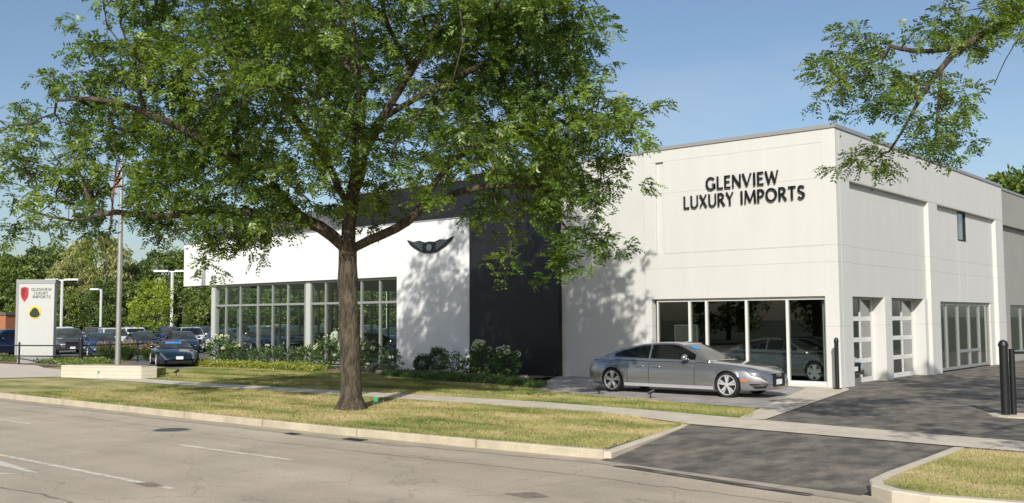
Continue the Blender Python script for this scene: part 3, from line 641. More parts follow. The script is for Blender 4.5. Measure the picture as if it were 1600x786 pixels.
# ------------------------------------------------------------------ flagpole and flag
t = thing('flagpole', (-42.9, 22.5, 0), 'tall grey flagpole standing behind the low concrete wall', 'flagpole')
mb = MB(); mb.tube([(-42.9, 22.5, 0), (-42.9, 22.5, 5), (-42.9, 22.5, 10.9)], [.125, .11, .06], 14); mb.build('pole', M['galv'], t, smooth=True)
mb = MB(); mb.lathe([(0, -.10), (.07, -.07), (.10, 0), (.07, .07), (0, .10)], (-42.9, 22.5, 11.0), seg=14); mb.build('finial', mat('finial', (.5, .38, .12), .3, metal=.8), t, smooth='all')
mb = MB(); mb.lathe([(.24, 0), (.22, .05), (.14, .08)], (-42.9, 22.5, 0), seg=18); mb.build('base', M['concrete_plain'], t)
def flag_mat():
    m, n, l, p = new_mat('flag_cloth'); p.inputs['Roughness'].default_value = .8
    uv = n.new('ShaderNodeAttribute'); uv.attribute_name = 'fl'
    s = n.new('ShaderNodeSeparateXYZ'); l.new(uv.outputs['Vector'], s.inputs[0])
    a = n.new('ShaderNodeMath'); a.operation = 'MULTIPLY'; a.inputs[1].default_value = 6.5; l.new(s.outputs[1], a.inputs[0])
    f = n.new('ShaderNodeMath'); f.operation = 'FRACT'; l.new(a.outputs[0], f.inputs[0])
    g = n.new('ShaderNodeMath'); g.operation = 'LESS_THAN'; g.inputs[1].default_value = .5; l.new(f.outputs[0], g.inputs[0])
    x = n.new('ShaderNodeMixRGB'); x.inputs[1].default_value = (.75, .74, .72, 1); x.inputs[2].default_value = (.55, .03, .05, 1); l.new(g.outputs[0], x.inputs[0])
    c1 = n.new('ShaderNodeMath'); c1.operation = 'LESS_THAN'; c1.inputs[1].default_value = .40; l.new(s.outputs[0], c1.inputs[0])
    c2 = n.new('ShaderNodeMath'); c2.operation = 'GREATER_THAN'; c2.inputs[1].default_value = .46; l.new(s.outputs[1], c2.inputs[0])
    c = n.new('ShaderNodeMath'); c.operation = 'MULTIPLY'; l.new(c1.outputs[0], c.inputs[0]); l.new(c2.outputs[0], c.inputs[1])
    v = n.new('ShaderNodeTexVoronoi'); v.inputs['Scale'].default_value = 15; v.inputs['Randomness'].default_value = 0; l.new(uv.outputs['Vector'], v.inputs[0])
    k = n.new('ShaderNodeMath'); k.operation = 'LESS_THAN'; k.inputs[1].default_value = .22; l.new(v.outputs['Distance'], k.inputs[0])
    b = n.new('ShaderNodeMixRGB'); b.inputs[1].default_value = (.02, .03, .16, 1); b.inputs[2].default_value = (.75, .75, .75, 1); l.new(k.outputs[0], b.inputs[0])
    y = n.new('ShaderNodeMixRGB'); l.new(c.outputs[0], y.inputs[0]); l.new(x.outputs[0], y.inputs[1]); l.new(b.outputs[0], y.inputs[2]); l.new(y.outputs[0], p.inputs['Base Color'])
    return m
nu, nv = 40, 24; V = []; UV = []
for j in range(nv + 1):
    v = j / nv
    for i in range(nu + 1):
        u = i / nu      # limp flag: the fly hangs down, gathered in folds
        out = .10 + .46 * (1 - math.exp(-2.2 * u)) * (1 - .3 * v); drop = 2.75 * u ** 1.15 * (1 - .15 * v)
        fold = .11 * math.sin(u * 9 + v * 4) * (.3 + u)
        V.append((-out * .76 + fold * .65, -out * .65 - fold * .76, 10.1 - (1 - v) * 1.55 - drop)); UV.append((u, v, 0))
F = [(j * (nu + 1) + i, j * (nu + 1) + i + 1, (j + 1) * (nu + 1) + i + 1, (j + 1) * (nu + 1) + i) for j in range(nv) for i in range(nu)]
fo = np_mesh('flag', V, F, flag_mat(), smooth=True)
at_ = fo.data.attributes.new('fl', 'FLOAT_VECTOR', 'POINT'); at_.data.foreach_set('vector', np.array(UV, dtype=np.float32).ravel())
fo.location = (-42.9, 22.5, 0); tag(fo, 'red white and blue striped flag hanging limp down the grey pole', 'flag')

# ------------------------------------------------------------------ low wall, fences, bollards, lot lamps
t = thing('retaining_wall', (-36.4, 18.4, 0), 'low cream concrete retaining wall at the edge of the left lawn', 'retaining wall')
mb = MB(); mb.prism([(-34.72, 19.15), (-38.25, 17.75), (-38.45, 18.2), (-35.1, 19.62), (-36.6, 21.9), (-37.1, 21.8), (-35.25, 19.9)][:4], 0, .47); mb.build('wall', M['wall_block'], t, bevel=.01)
mb = MB(); mb.prism([(-34.72, 19.15), (-35.1, 19.63), (-35.15, 19.95), (-34.62, 19.72)], 0, .44); mb.build('return_wall', M['wall_block'], t)
struct('raised_lawn', MB().prism([(-35.1, 19.64), (-38.4, 18.25), (-41.5, 19.7), (-42.5, 21.2), (-36.5, 21.2)], -.01, .30), M['grass_green'])
def post(mb, x, y, r, h, cap=True):
    mb.lathe([(r, 0), (r, h), (r * 1.18, h), (r * 1.18, h + .05), (r * .8, h + .12), (0, h + .15)] if cap else [(r, 0), (r, h), (0, h + .01)], (x, y, 0), seg=14)
fp = [(-58.5, 18.6), (-54.9, 20.2), (-51.5, 21.75), (-48.1, 23.3), (-48.7, 25.1), (-49.2, 26.9), (-49.8, 28.9)]
t = thing('rail_fence', (-51.5, 21.75, 0), 'black two-rail metal fence in front of the white pylon sign', 'fence')
for i, (x, y) in enumerate(fp):
    mb = MB(); post(mb, x, y, .10 if i in (0, 3, 6) else .045, 1.25 if i in (0, 3, 6) else 1.0); mb.build('post', M['black_metal'], t, smooth=True)
for a, b in zip(fp, fp[1:]):
    for z in (.95, .42): mb = MB(); mb.tube([(a[0], a[1], z), (b[0], b[1], z)], .032, 8); mb.build('rail', M['black_metal'], t, smooth=True)
t = thing('rail_fence', (-5.80, 23.55, 0), 'black fence with thick round end post at the right edge of the tarmac yard', 'fence')
mb = MB(); post(mb, -5.84, 23.5, .092, 1.52); mb.build('post', M['black_metal'], t, smooth=True)
mb = MB(); post(mb, -5.71, 23.64, .062, 1.46, False); mb.build('post', M['black_metal'], t, smooth=True)
mb = MB(); post(mb, -3.3, 25.7, .075, 1.46); mb.build('post', M['black_metal'], t, smooth=True)
for z in (1.38, .38): mb = MB(); mb.tube([(-5.71, 23.64, z), (-3.3, 25.7, z), (-1.0, 27.7, z)], .028, 8); mb.build('rail', M['black_metal'], t, smooth=True)
mb = MB(); n = 18; mb.prism([(-5.6 + .62 * math.cos(2 * math.pi * i / n), 23.62 + .5 * math.sin(2 * math.pi * i / n)) for i in range(n)], -.02, .03); mb.build('concrete_base', M['concrete_plain'], t)
t = thing('bollard', (-11.86, 29.0, 0), 'slim black bollard at the front corner of the cream building', 'bollard')
mb = MB(); post(mb, -11.86, 29.0, .062, 1.42, True); mb.build('post', M['black_metal'], t, smooth=True)
mb = MB(); mb.lathe([(.13, 0), (.13, .02), (.07, .03)], (-11.86, 29.0, .016), seg=16); mb.build('base_plate', M['black_metal'], t)
def lot_lamp(x, y, h, arm, lab, single=False):
    t = thing('parking_lot_lamp', (x, y, 0), lab, 'street lamp', 'white lamps over the car lot')
    mb = MB(); mb.box(x - .08, x + .08, y - .08, y + .08, .6, h); mb.build('pole', M['white_paint'], t)
    mb = MB(); mb.lathe([(.3, 0), (.3, .6)], (x, y, 0), seg=16); mb.build('base', M['concrete_plain'], t)
    for s in ((1,) if single else (-1, 1)):
        mb = MB(); d = Vector((.76, .65)) * (-s if single else s)
        c = Vector((x, y)) + d * arm * .62; q = Vector((-d.y, d.x)) * .2; e = d * arm * .42
        mb.prism([tuple(c - e - q), tuple(c + e - q * .8), tuple(c + e + q * .8), tuple(c - e + q)], h - .03, h + .12); 
        mb.tube([(x, y, h - .02), (c.x, c.y, h + .02)], .06, 8)
        mb.build('lamp_head', M['white_paint'], t)
# ------------------------------------------------------------------ trees
RT = np.array([.7615, .648, 0.]); FW = np.array([-.648, .7615, 0.])      # two horizontal axes used to lay crowns out
def unit(v): return v / np.maximum(np.linalg.norm(v, axis=-1, keepdims=True), 1e-9)
def rhombs(B, D, S, L, W):
    """leaf quads: base points B, directions D, sideways S, lengths L, widths W"""
    L = L[:, None]; W = W[:, None]
    V = np.stack([B, B + D * L * .45 + S * W * .5, B + D * L, B + D * L * .45 - S * W * .5], 1).reshape(-1, 3)
    return V, np.arange(len(V)).reshape(-1, 4)
def fronds(rng, O, D, flen, pairs, ll, lw):
    """pinnate fronds: arching midrib with leaflets on both sides"""
    n = len(O); side = unit(np.cross(D, rng.normal(0, .35, (n, 3)) + [0, 0, 1])); nrm = unit(np.cross(side, D))
    Bs, Ds, Ss = [], [], []
    for k in range(pairs):
        u = (k + .6) / pairs
        c = O + D * (flen[:, None] * u) - np.array([0, 0, 1.]) * (flen[:, None] * .30 * u * u)
        for sg in (-1, 1):
            d = unit(D * .45 + side * sg * .9 - np.array([0, 0, .30]) + rng.normal(0, .13, (n, 3)))
            Bs.append(c); Ds.append(d); Ss.append(unit(np.cross(d, nrm + rng.normal(0, .25, (n, 3)))))
    B = np.concatenate(Bs); Dd = np.concatenate(Ds); S = np.concatenate(Ss); m = len(B)
    return rhombs(B, Dd, S, ll * rng.uniform(.75, 1.25, m), lw * rng.uniform(.8, 1.2, m))
def skeleton(rng, limbs, targets, pen=.32, droop=.0, wig=.10, step=.32):
    """limbs: list of polylines (first starts at the root; others start at a point of an earlier one). Joins every target with a bent branch."""
    nodes = []; par = []; cost = []
    def addpath(pts, start):
        prev = start
        for p in pts:
            nodes.append(np.array(p, float)); par.append(prev); cost.append(0 if prev < 0 else cost[prev] + np.linalg.norm(nodes[-1] - nodes[prev])); prev = len(nodes) - 1
        return prev
    def densify(pl):
        pl = [np.array(p, float) for p in pl]; P2 = [pl[0]] + pl + [pl[-1]]; out = []
        for i in range(1, len(P2) - 2):
            a, b, c, d = P2[i - 1], P2[i], P2[i + 1], P2[i + 2]; k = max(2, int(np.linalg.norm(c - b) / step))
            for j in range(k):
                t = j / k; out.append(.5 * ((2 * b) + (c - a) * t + (2 * a - 5 * b + 4 * c - d) * t * t + (3 * b - a - 3 * c + d) * t ** 3))
        out.append(pl[-1]); return out
    for i, l in enumerate(limbs):
        q = densify(l)
        if i == 0: addpath(q, -1)
        else:
            A = np.array(nodes); s = int(np.argmin(np.linalg.norm(A - q[0], axis=1))); addpath(q[1:], s)
    nl = len(nodes)
    T = np.array(targets); root = np.array(nodes[0])
    order = np.argsort(np.min(np.linalg.norm(T[:, None] - np.array(nodes)[None], axis=2), axis=1)); tips = []
    lim0 = 0
    for t in T[order]:
        A = np.array(nodes); dv = t - A; d = np.linalg.norm(dv, axis=1)
        c = d + pen * np.array(cost) * .35 + np.where(A[:, 2] < limbs[0][-1][2] - .4, 50, 0)
        s = int(np.argmin(c)); a = A[s]; L = d[s]
        if L < .08: tips.append(s); continue
        k = max(2, int(L / step)); pd = (A[s] - A[par[s]]) if par[s] >= 0 else np.array([0, 0, 1.]); pd = pd / (np.linalg.norm(pd) + 1e-9)
        m = a + (t - a) * .5 + pd * L * .16 + rng.normal(0, wig, 3) * L + np.array([0, 0, droop * L])
        pts = []
        for j in range(1, k + 1):
            u = j / k; pts.append((1 - u) ** 2 * a + 2 * u * (1 - u) * m + u * u * t + rng.normal(0, .025, 3) * min(L, 1))
        tips.append(addpath(pts, s))
    return np.array(nodes), np.array(par), tips, nl
def branch_mesh(nodes, par, tips, rtip=.011, p=2.2, rmin=None, seg=6, flare=None):
    n = len(nodes); w = np.zeros(n)
    for t in tips: w[t] += rtip ** p
    for i in range(n - 1, 0, -1):
        w[i] = max(w[i], (rtip * .6) ** p)
        if par[i] >= 0: w[par[i]] += w[i]
    r = w ** (1 / p)
    kids = [[] for _ in range(n)]
    for i in range(n):
        if par[i] >= 0: kids[par[i]].append(i)
    chains = []; stack = [(0, None)]
    while stack:
        s, pr = stack.pop(); ch = ([pr] if pr is not None else []) + [s]; c = s
        while kids[c]:
            ks = sorted(kids[c], key=lambda q: -r[q])
            for q in ks[1:]: stack.append((q, c))
            c = ks[0]; ch.append(c)
        if len(ch) > 1: chains.append(ch)
    return r, chains
def tubes_np(nodes, r, chains, segf):
    VV, FF = [], []; b = 0
    for ch in chains:
        P = nodes[ch]; rr = r[ch].copy()
        if len(ch) > 2 and ch[0] != 0: rr[0] = min(rr[0], rr[1] * 1.25)
        seg = segf(rr.max()); n = len(P); T = unit(np.gradient(P, axis=0)); u = np.cross(T[0], [0.31, .2, .93]); u = u / (np.linalg.norm(u) + 1e-9)
        ang = np.arange(seg) * 2 * np.pi / seg; rings = []
        for i in range(n):
            u = u - T[i] * (u @ T[i]); u /= np.linalg.norm(u) + 1e-9; v = np.cross(T[i], u)
            rings.append(P[i] + (np.cos(ang)[:, None] * u + np.sin(ang)[:, None] * v) * rr[i])
        VV.append(np.concatenate(rings)); k = np.arange(seg)
        for i in range(n - 1): FF.append(np.stack([b + i * seg + k, b + i * seg + (k + 1) % seg, b + (i + 1) * seg + (k + 1) % seg, b + (i + 1) * seg + k], 1))
        b += n * seg
    return np.concatenate(VV), np.concatenate(FF)
def in_ell(P, E):
    best = np.full(len(P), 9.)
    for c, r in E: best = np.minimum(best, np.linalg.norm((P - np.array(c)) / np.array(r), axis=1))
    return best
def rot(P):     # (right, forward, up) -> world offsets
    P = np.asarray(P, float); return P[..., 0:1] * RT + P[..., 1:2] * FW + P[..., 2:3] * np.array([0, 0, 1.])

def big_tree(name, base, label, cat, E, limbs, ntarget, seed, leafm, barkm, per=26, flen=.30, pairs=6, ll=.085, lw=.034, mind=.42, gap=.46, shell=.45, rtip=.012, trunk_r=None, clump=.42, zmin=None, hue=None, extra=None, prune=False):
    rng = np.random.default_rng(seed)
    t = thing(name, base, label, cat)
    lo = np.min([np.array(c) - r for c, r in E], axis=0); hi = np.max([np.array(c) + r for c, r in E], axis=0)
    C = []; cand = rng.uniform(lo, hi, (ntarget * 60, 3)); q = in_ell(cand, E)
    keep = (q < 1) & (q > shell * rng.uniform(0, 1.25, len(q))) & ((.65 * vnoise(cand * .46 + 11.3, seed) + .35 * vnoise(cand * 1.1 + 5.1, seed + 1)) > gap)
    cand = cand[keep]
    for p in cand:
        if name == 'locust_tree' and -6.1 < p[0] < -5.45 and 3.9 < p[2] < 6.6 and trunk_r > .25: continue
        if not C or np.min(np.linalg.norm(np.array(C) - p, axis=1)) > mind: C.append(p)
        if len(C) >= ntarget: break
    C = np.array(C)
    if prune:
        C = C[(C[:, 2] < 10.6) | (rng.uniform(0, 1, len(C)) < .5)]; hole = (((C[:, 0] - 1.7) / 1.25) ** 2 + ((C[:, 2] - 8.2) / 1.4) ** 2 < 1) | (((C[:, 0] + 2.9) / .9) ** 2 + ((C[:, 2] - 8.6) / .9) ** 2 < 1) | (((C[:, 0] - .4) / .7) ** 2 + ((C[:, 2] - 6.0) / .8) ** 2 < 1)
        C = C[~(hole & (rng.uniform(0, 1, len(C)) < .72) & (C[:, 1] < 3))]
    if extra is not None: C = np.concatenate([np.array(extra), C])
    nodes, par, tips, nl = skeleton(rng, limbs, C)
    r, chains = branch_mesh(nodes, par, tips, rtip)
    if trunk_r:
        k0 = trunk_r / r[0]; k = np.where(np.arange(len(r)) < nl, np.clip(.35 + .65 * k0, 0, 9), 1.0)
        r = r * k
        z = nodes[:, 2]; tr = np.arange(len(r)) < 14
        r = np.where((z < 3.9) & (np.arange(len(r)) < nl) & (np.hypot(nodes[:, 0], nodes[:, 1]) < .5), np.maximum(trunk_r * .86, r * 0) + .17 * np.exp(-z / .20), r)
        r = np.minimum(r, np.where(z > 3.9, trunk_r * .72, 9))
    V, F = tubes_np(nodes, r, chains, lambda q: 18 if q > .15 else (9 if q > .06 else (6 if q > .025 else 4)))
    V = rot(V)
    fr_ = np.unique(F); rr = np.hypot(V[:, 0], V[:, 1])
    tk = np_mesh('trunk', V + (vnoise(V * np.array([6, 6, 1.6]))[:, None] - .5) * np.where(rr < .5, .07, .0)[:, None] * np.array([1, 1, 0]), F, barkm, t, smooth=True)
    # leaves: fronds around each tip and along the outer twigs
    O = []; D = []
    for ti, c in enumerate(C):
        big = rng.uniform(.6, 1.35) * (.68 if (prune and ti < len(extra)) else 1); m = int(per * big ** 2); k = 4      # a clump is a few tight tufts side by side
        sub_ = c + rng.normal(0, 1, (k, 3)) * np.array([clump, clump, clump * .42]) * big * .75
        q = rng.integers(0, k, m); u = unit(rng.normal(0, 1, (m, 3)))
        o = sub_[q] + u * (rng.uniform(0, 1, (m, 1)) ** .45) * np.array([clump, clump, clump * .55]) * big * .52
        d = unit((o - c) * .9 / clump + u * .8 + rng.normal(0, .35, (m, 3)) + np.array([0, 0, -.10]))
        O.append(o); D.append(d)
    tw = np.array([i for i in range(nl, len(nodes)) if r[i] < rtip * 1.9]); 
    if len(tw):
        m = len(tw); o = nodes[tw] + rng.normal(0, .09, (m, 3)); O.append(o); D.append(unit(rng.normal(0, 1, (m, 3)) + np.array([0, 0, -.2])))
    O = np.concatenate(O); D = np.concatenate(D)
    if prune:      # the window in the left of the crown where the flag shows through
        fx = 1530 * (O[:, 0] - 4.0) / (24.08 + O[:, 1]); fz = 1530 * (O[:, 2] - 2.2) / (24.08 + O[:, 1]); op = (fx > -642) & (fx < -606) & (fz > 108) & (fz < 262) & (rng.uniform(0, 1, len(O)) < .86); O = O[~op]; D = D[~op]
    V, F = fronds(rng, O, D, flen * rng.uniform(.6, 1.3, len(O)), pairs, ll, lw)
    V = rot(V)
    np_mesh('crown', V, F, leafm, t)
    print(name, 'clumps', len(C), 'leaves', len(F), 'nodes', len(nodes), 'r0', r[0])
    return t
# the big honey locust on the verge.  ellipsoids and limbs in (right, forward, up) metres from its foot
E1 = [((0, .3, 10.0), (6.1, 5.6, 5.3)), ((-5.7, -.2, 6.7), (3.1, 3.2, 2.2)), ((-7.4, -.4, 5.3), (1.9, 2.0, 1.35)), ((-6.9, -1.0, 6.9), (2.2, 2.0, 1.6)), ((-4.6, -.3, 5.3), (2.0, 2.0, .8)), ((4.5, .2, 6.8), (2.6, 2.8, 1.9)), ((5.3, .4, 4.9), (1.25, 1.6, 1.5)),
      ((-1.6, 0, 5.8), (2.6, 3.0, 1.15)), ((2.4, 0, 5.6), (2.2, 2.8, 1.0)), ((-2.6, -.8, 4.5), (1.5, 1.2, .6)), ((3.4, -.3, 4.5), (.8, 1.0, .8))]
L1 = [[(.02, 0, 0), (.03, 0, 1.2), (-.04, 0, 2.6), (-.08, 0, 3.85)],
      [(-.08, 0, 3.85), (-.45, -.1, 4.25), (-1.1, -.3, 4.62), (-2.3, -.5, 4.78), (-3.6, -.4, 4.85), (-4.7, -.3, 4.70), (-5.6, -.5, 4.82), (-6.6, -.7, 4.6), (-7.8, -.8, 4.9)],
      [(-.08, 0, 3.85), (.45, .1, 4.15), (1.1, .2, 4.45), (1.6, .3, 4.85), (2.1, .4, 5.7), (2.9, .6, 6.5), (4.4, .7, 7.0), (6, .6, 7.3)],
      [(-.08, 0, 3.85), (-.02, 0, 4.9), (.18, .1, 6.0), (.75, .1, 7.2), (1.5, .2, 8.5), (2.2, .3, 9.9), (2.6, .2, 11.8)],
      [(-.02, 0, 4.9), (-.7, .5, 6.1), (-1.7, .8, 7.6), (-2.5, .9, 9.2), (-3.0, .8, 11.0)],
      [(-1.1, -.3, 4.62), (-2.0, -1.2, 5.6), (-3.6, -1.7, 6.6), (-5.4, -1.6, 7.3), (-6.8, -1.2, 7.4)],
      [(0, 0, 5.2), (.3, -1.2, 6.3), (.6, -2.6, 7.4), (.6, -3.6, 8.6)],
      [(0, 0, 5.0), (.1, 1.4, 6.2), (-.2, 3.0, 7.4), (-.3, 4.0, 8.8)],
      [(.18, .1, 6.0), (-.1, -.1, 8.0), (-.2, .2, 10.2), (.1, .2, 12.6)],
      [(1.6, .3, 4.85), (2.8, -.4, 5.3), (4.2, -.5, 5.4), (5.4, -.3, 5.2)],
      [(.75, .1, 7.2), (2.2, .3, 8.1), (3.7, .3, 8.8), (5.0, .2, 9.4)],
      [(1.5, .2, 8.5), (.9, -.8, 9.6), (1.0, -1.6, 11.2)]]
def px_pt(px, py, d, base):     # a point of a tree's outer branches, as a place in the tree's own frame
    c = Vector((0, 0, 2.2)) + fw * d + rt * ((px - 800) / 1530 * d) + up * ((393 - py) / 1530 * d)
    q = np.array([c.x - base[0], c.y - base[1], c.z]); return (float(q @ RT), float(q @ FW), float(q[2]))
_o = [(90, 190), (130, 215), (200, 225), (50, 265), (30, 310), (80, 320), (150, 300), (220, 290), (60, 400), (130, 420), (20, 450), (30, 490), (80, 475), (60, 560), (115, 585), (20, 560), (10, 590), (170, 540), (200, 440), (90, 360), (180, 370), (350, 330), (330, 420), (340, 470), (230, 500), (130, 500), (370, 585), (410, 580), (400, 560),
      (500, 650), (545, 630), (590, 600), (640, 585), (600, 560), (560, 590), (670, 560), (700, 545), (620, 620), (1230, 625), (1200, 665), (1380, 665), (1355, 640), (1300, 560), (1400, 575), (1440, 540), (1450, 480), (1480, 430), (1550, 270), (1510, 295), (1450, 90), (1470, 75), (1420, 150), (1150, 530), (1200, 530), (1270, 520), (1340, 520), (1250, 570), (900, 480), (930, 500), (620, 470), (680, 500), (740, 500), (540, 520), (480, 500)]
_r = random.Random(8)
outer = [px_pt(x * .644 + _r.uniform(-6, 6), y * .644 - 7 + _r.uniform(-5, 5), 24.4 + _r.uniform(-1.3, 1.0), (-18.66, 15.75)) for x, y in _o]
big_tree('locust_tree', (-18.66, 15.75, 0), 'large honey locust with thick rough trunk on the grass verge in front of the showroom', 'tree', E1, L1, 860, 5, M['leaf_main'], M['bark'], per=44, trunk_r=.275, gap=.455, ll=.112, lw=.047, mind=.50, rtip=.0112, clump=.50, pairs=5, flen=.24, extra=outer, prune=True)
# the second locust stands on the right-hand island; only its long low branches reach into the picture
E2 = [((0, 0, 9.8), (4.9, 4.9, 4.0)), ((-6.7, -5.5, 6.2), (1.5, 1.7, 1.0))]  # second ellipsoid: unseen lobe added to throw shade on the sidewalk and driveway
B2 = (1.55, 19.0)
low = [(1351, 53), (1389, 61), (1335, 72), (1423, 53), (1461, 50), (1293, 107), (1293, 145), (1308, 128), (1324, 122), (1354, 111), (1389, 122), (1372, 100), (1416, 114), (1366, 168), (1362, 185), (1477, 111), (1500, 141), (1515, 150), (1442, 153), (1412, 179), (1427, 214), (1458, 198), (1484, 214), (1507, 221), (1492, 240), (1385, 237), (1366, 252), (1350, 266), (1500, 23), (1522, 42), (1557, 30), (1583, 19), (1477, 0), (1507, 60), (1538, 15), (1560, 48), (1600, 40), (1600, 5), (1570, 0), (1530, 70), (1430, 135), (1405, 130), (1340, 100), (1620, 20), (1640, 40), (1650, 0), (1440, 190), (1466, 228)]
_r = random.Random(5)
lowp = [px_pt(x + _r.uniform(-5, 5), y + _r.uniform(-5, 5), 15.0 + _r.uniform(-.5, .6), B2) for x, y in low]
def lp(x, y, d=15.0): return px_pt(x, y, d, B2)
L2 = [[(0, 0, 0), (0, 0, 2), (.05, 0, 4.2)], [(.05, 0, 4.2), (.1, .1, 7), (0, 0, 11)], [(.05, 0, 4.2), (-1.2, -.3, 6.2), lp(1760, -40), lp(1600, 25), lp(1510, 68), lp(1470, 108), lp(1440, 150), lp(1410, 205), lp(1392, 232)],
      [lp(1510, 68), lp(1475, 78), lp(1430, 80), lp(1390, 72)], [lp(1470, 108), lp(1468, 150), lp(1462, 200)], [lp(1600, 25), lp(1590, 60, 15.3), lp(1570, 95, 15.3), lp(1553, 133, 15.3)], [lp(1440, 150), lp(1400, 160), lp(1372, 160)],
      [(.05, 0, 4.4), (1.8, .8, 6.5), (3.6, 1, 8.5)], [(.05, 0, 4.4), (.4, -1.6, 6.6), (.6, -3, 8.6)], [(.05, 0, 4.4), (-2.2, -1.8, 6.0), (-4.8, -4, 6.6), (-6.7, -5.5, 6.3)], [(.05, 0, 4.4), (.2, 1.8, 6.6), (-.2, 3.2, 8.8)]]
big_tree('locust_tree', (1.55, 19.0, 0), 'locust tree on the right island whose leafy branches hang into the top right corner', 'tree', E2, L2, 330, 9, M['leaf_near'], M['bark'], per=38, trunk_r=.20, gap=.30, mind=.45, clump=.25, ll=.075, lw=.031, pairs=5, flen=.19, shell=.3, extra=lowp, rtip=.0082)

# distant and background trees: four kinds, copied
def far_proto(name, h, rad, seed, leafm, ncl=90, per=95, ll=.40, lw=.22, low=.12, droop=0, kind='round'):
    rng = np.random.default_rng(seed); t = thing(name, (0, 0, 0), '', 'tree')
    C = []
    while len(C) < ncl:
        z = rng.uniform(low, 1); prof = math.sqrt(max(0, 1 - ((z - .52) / .50) ** 2)) if kind == 'round' else max(.05, 1.05 - z) ** .7
        a = rng.uniform(0, 6.283); q = rng.uniform(.35, 1) ** .5 * rad * max(prof, .25)
        p = np.array([q * math.cos(a), q * math.sin(a), z * h])
        if vnoise((p * .45)[None] + 3, seed)[0] > .30: C.append(p)
    C = np.array(C); ncl = len(C); cr_ = rng.uniform(.45, 1.15, ncl) * rad * .28
    P = np.repeat(C, per, 0) + unit(rng.normal(0, 1, (ncl * per, 3))) * (rng.uniform(.3, 1, (ncl * per, 1)) ** .5) * np.repeat(cr_, per)[:, None] * np.array([1, 1, .75])
    D = unit(P - np.repeat(C, per, 0) + rng.normal(0, .5, P.shape) * rad * .2 + np.array([0, 0, -droop]))
    S = unit(np.cross(D, rng.normal(0, 1, D.shape)))
    V, F = rhombs(P, D, S, ll * rng.uniform(.6, 1.3, len(P)), lw * rng.uniform(.7, 1.2, len(P)))
    np_mesh('crown', V, F, leafm, t)
    mb = MB(); mb.tube([(0, 0, 0), (.05, 0, h * .3), (0, .05, h * .8)], [h * .022, h * .016, h * .006], 8)
    for k in range(7):
        a = k * .9 * 2.4; z = h * (.25 + .07 * k); mb.tube([(0, 0, z), (math.cos(a) * rad * .35, math.sin(a) * rad * .35, z + h * .10), (math.cos(a) * rad * .7, math.sin(a) * rad * .7, z + h * .17)], [h * .009, h * .006, h * .002], 5)
    mb.build('trunk', M['bark_far'], t, smooth='all')
    return t
protoA = far_proto('broadleaf_tree', 11, 4.2, 1, M['leaf_a']); protoB = far_proto('broadleaf_tree', 9, 3.9, 2, M['leaf_b'], low=.04)
protoW = far_proto('willow_tree', 12, 4.6, 3, M['leaf_willow'], per=110, ll=.6, lw=.16, droop=2.2, low=.10)
protoL = far_proto('young_tree', 4.9, 1.45, 4, M['leaf_lime'], ncl=60, per=70, ll=.16, lw=.09, low=.34)
used = {}
def put(pr, x, y, s, lab, grp='trees behind the car lot', rz=0, sz=None):
    o = pr if pr.name not in used else copy_tree(pr)
    used[pr.name] = 1; o.location = (x, y, 0); o.rotation_euler = (0, 0, rz); o.scale = (s, s, sz or s); o['label'] = lab
    if grp: o['group'] = grp
    elif 'group' in o: del o['group']
    return o
def on_line(px, d):
    c = Vector((0, 0, 2.2)) + fw * d + rt * ((px - 800) / 1530 * d); return c.x, c.y
rnd = random.Random(3)
back = [(-170, 122, 'A', 1.05), (-120, 122, 'A', 1.0), (-60, 121, 'A', .95), (-12, 122, 'A', .93), (38, 120, 'B', 1.12), (75, 123, 'A', .98), (205, 124, 'A', .86), (262, 120, 'A', .95), (312, 123, 'A', .98), (362, 121, 'A', .92), (415, 123, 'A', 1.0), (470, 121, 'A', .95), (525, 123, 'A', 1.0), (585, 121, 'A', .95), (645, 122, 'A', 1.0)]
front = [(-140, 113, 'B', .95), (-90, 112, 'B', .9), (-35, 113, 'B', .8), (20, 112, 'B', .84), (62, 110, 'B', .62), (110, 109, 'B', .60), (165, 108, 'A', .56), (195, 110, 'B', .72), (245, 113, 'B', .70), (288, 112, 'A', .66), (335, 110, 'B', .8), (385, 112, 'B', .78), (440, 110, 'B', .85), (495, 112, 'B', .78), (550, 110, 'B', .85), (610, 112, 'B', .8)]
ordn = ['first', 'second', 'third', 'fourth', 'fifth', 'sixth', 'seventh', 'eighth', 'ninth', 'tenth', 'eleventh', 'twelfth', 'thirteenth', 'fourteenth', 'fifteenth', 'sixteenth']
for row, rl in ((back, 'rear'), (front, 'front')):
    for k_, (px, d, k, s) in enumerate([q for q in row if q[0] > -62]):
        x, y = on_line(px, d)
        put(protoA if k == 'A' else protoB, x, y, s, f"{'dark' if k == 'A' else 'mid'} green tree, {ordn[k_]} from the left in the {rl} row of the wood", rz=rnd.uniform(0, 6.28), sz=s * rnd.uniform(.94, 1.04))
for x, y, s in ((-58, -24, 1.0), (-46, -27, .9), (-34, -24, 1.0), (-22, -27, .85), (-9, -25, 1.0), (4, -28, .9), (18, -25, 1.0), (32, -27, .95), (46, 2, 1.0), (50, 24, .9), (44, 44, 1.0)):
    put(protoA, x, y, s, 'broadleaf tree across the road, mirrored in the window glass', 'trees across the road', rz=x)
for px, d, s, w in ((150, 116, .99, 'tall pale yellow-green willow-like tree, the highest beyond the car lot'), (118, 112, .76, 'lower pale willow-like tree left of the tall willow beyond the car lot')):
    x, y = on_line(px, d); put(protoW, x, y, s, w)
put(protoL, -63.2, 35.6, 1.0, 'young bright lime-green tree between the parked cars, right of the flagpole', None)
for px, d, s, w in ((1618, 80, 1.48, 'tall green tree rising behind the roof at the far right edge'), (1566, 84, 1.36, 'lower green treetop behind the cream roof near the round vent')):
    x, y = on_line(px, d); put(protoB, x, y, s, w, 'trees behind the building', rz=px)
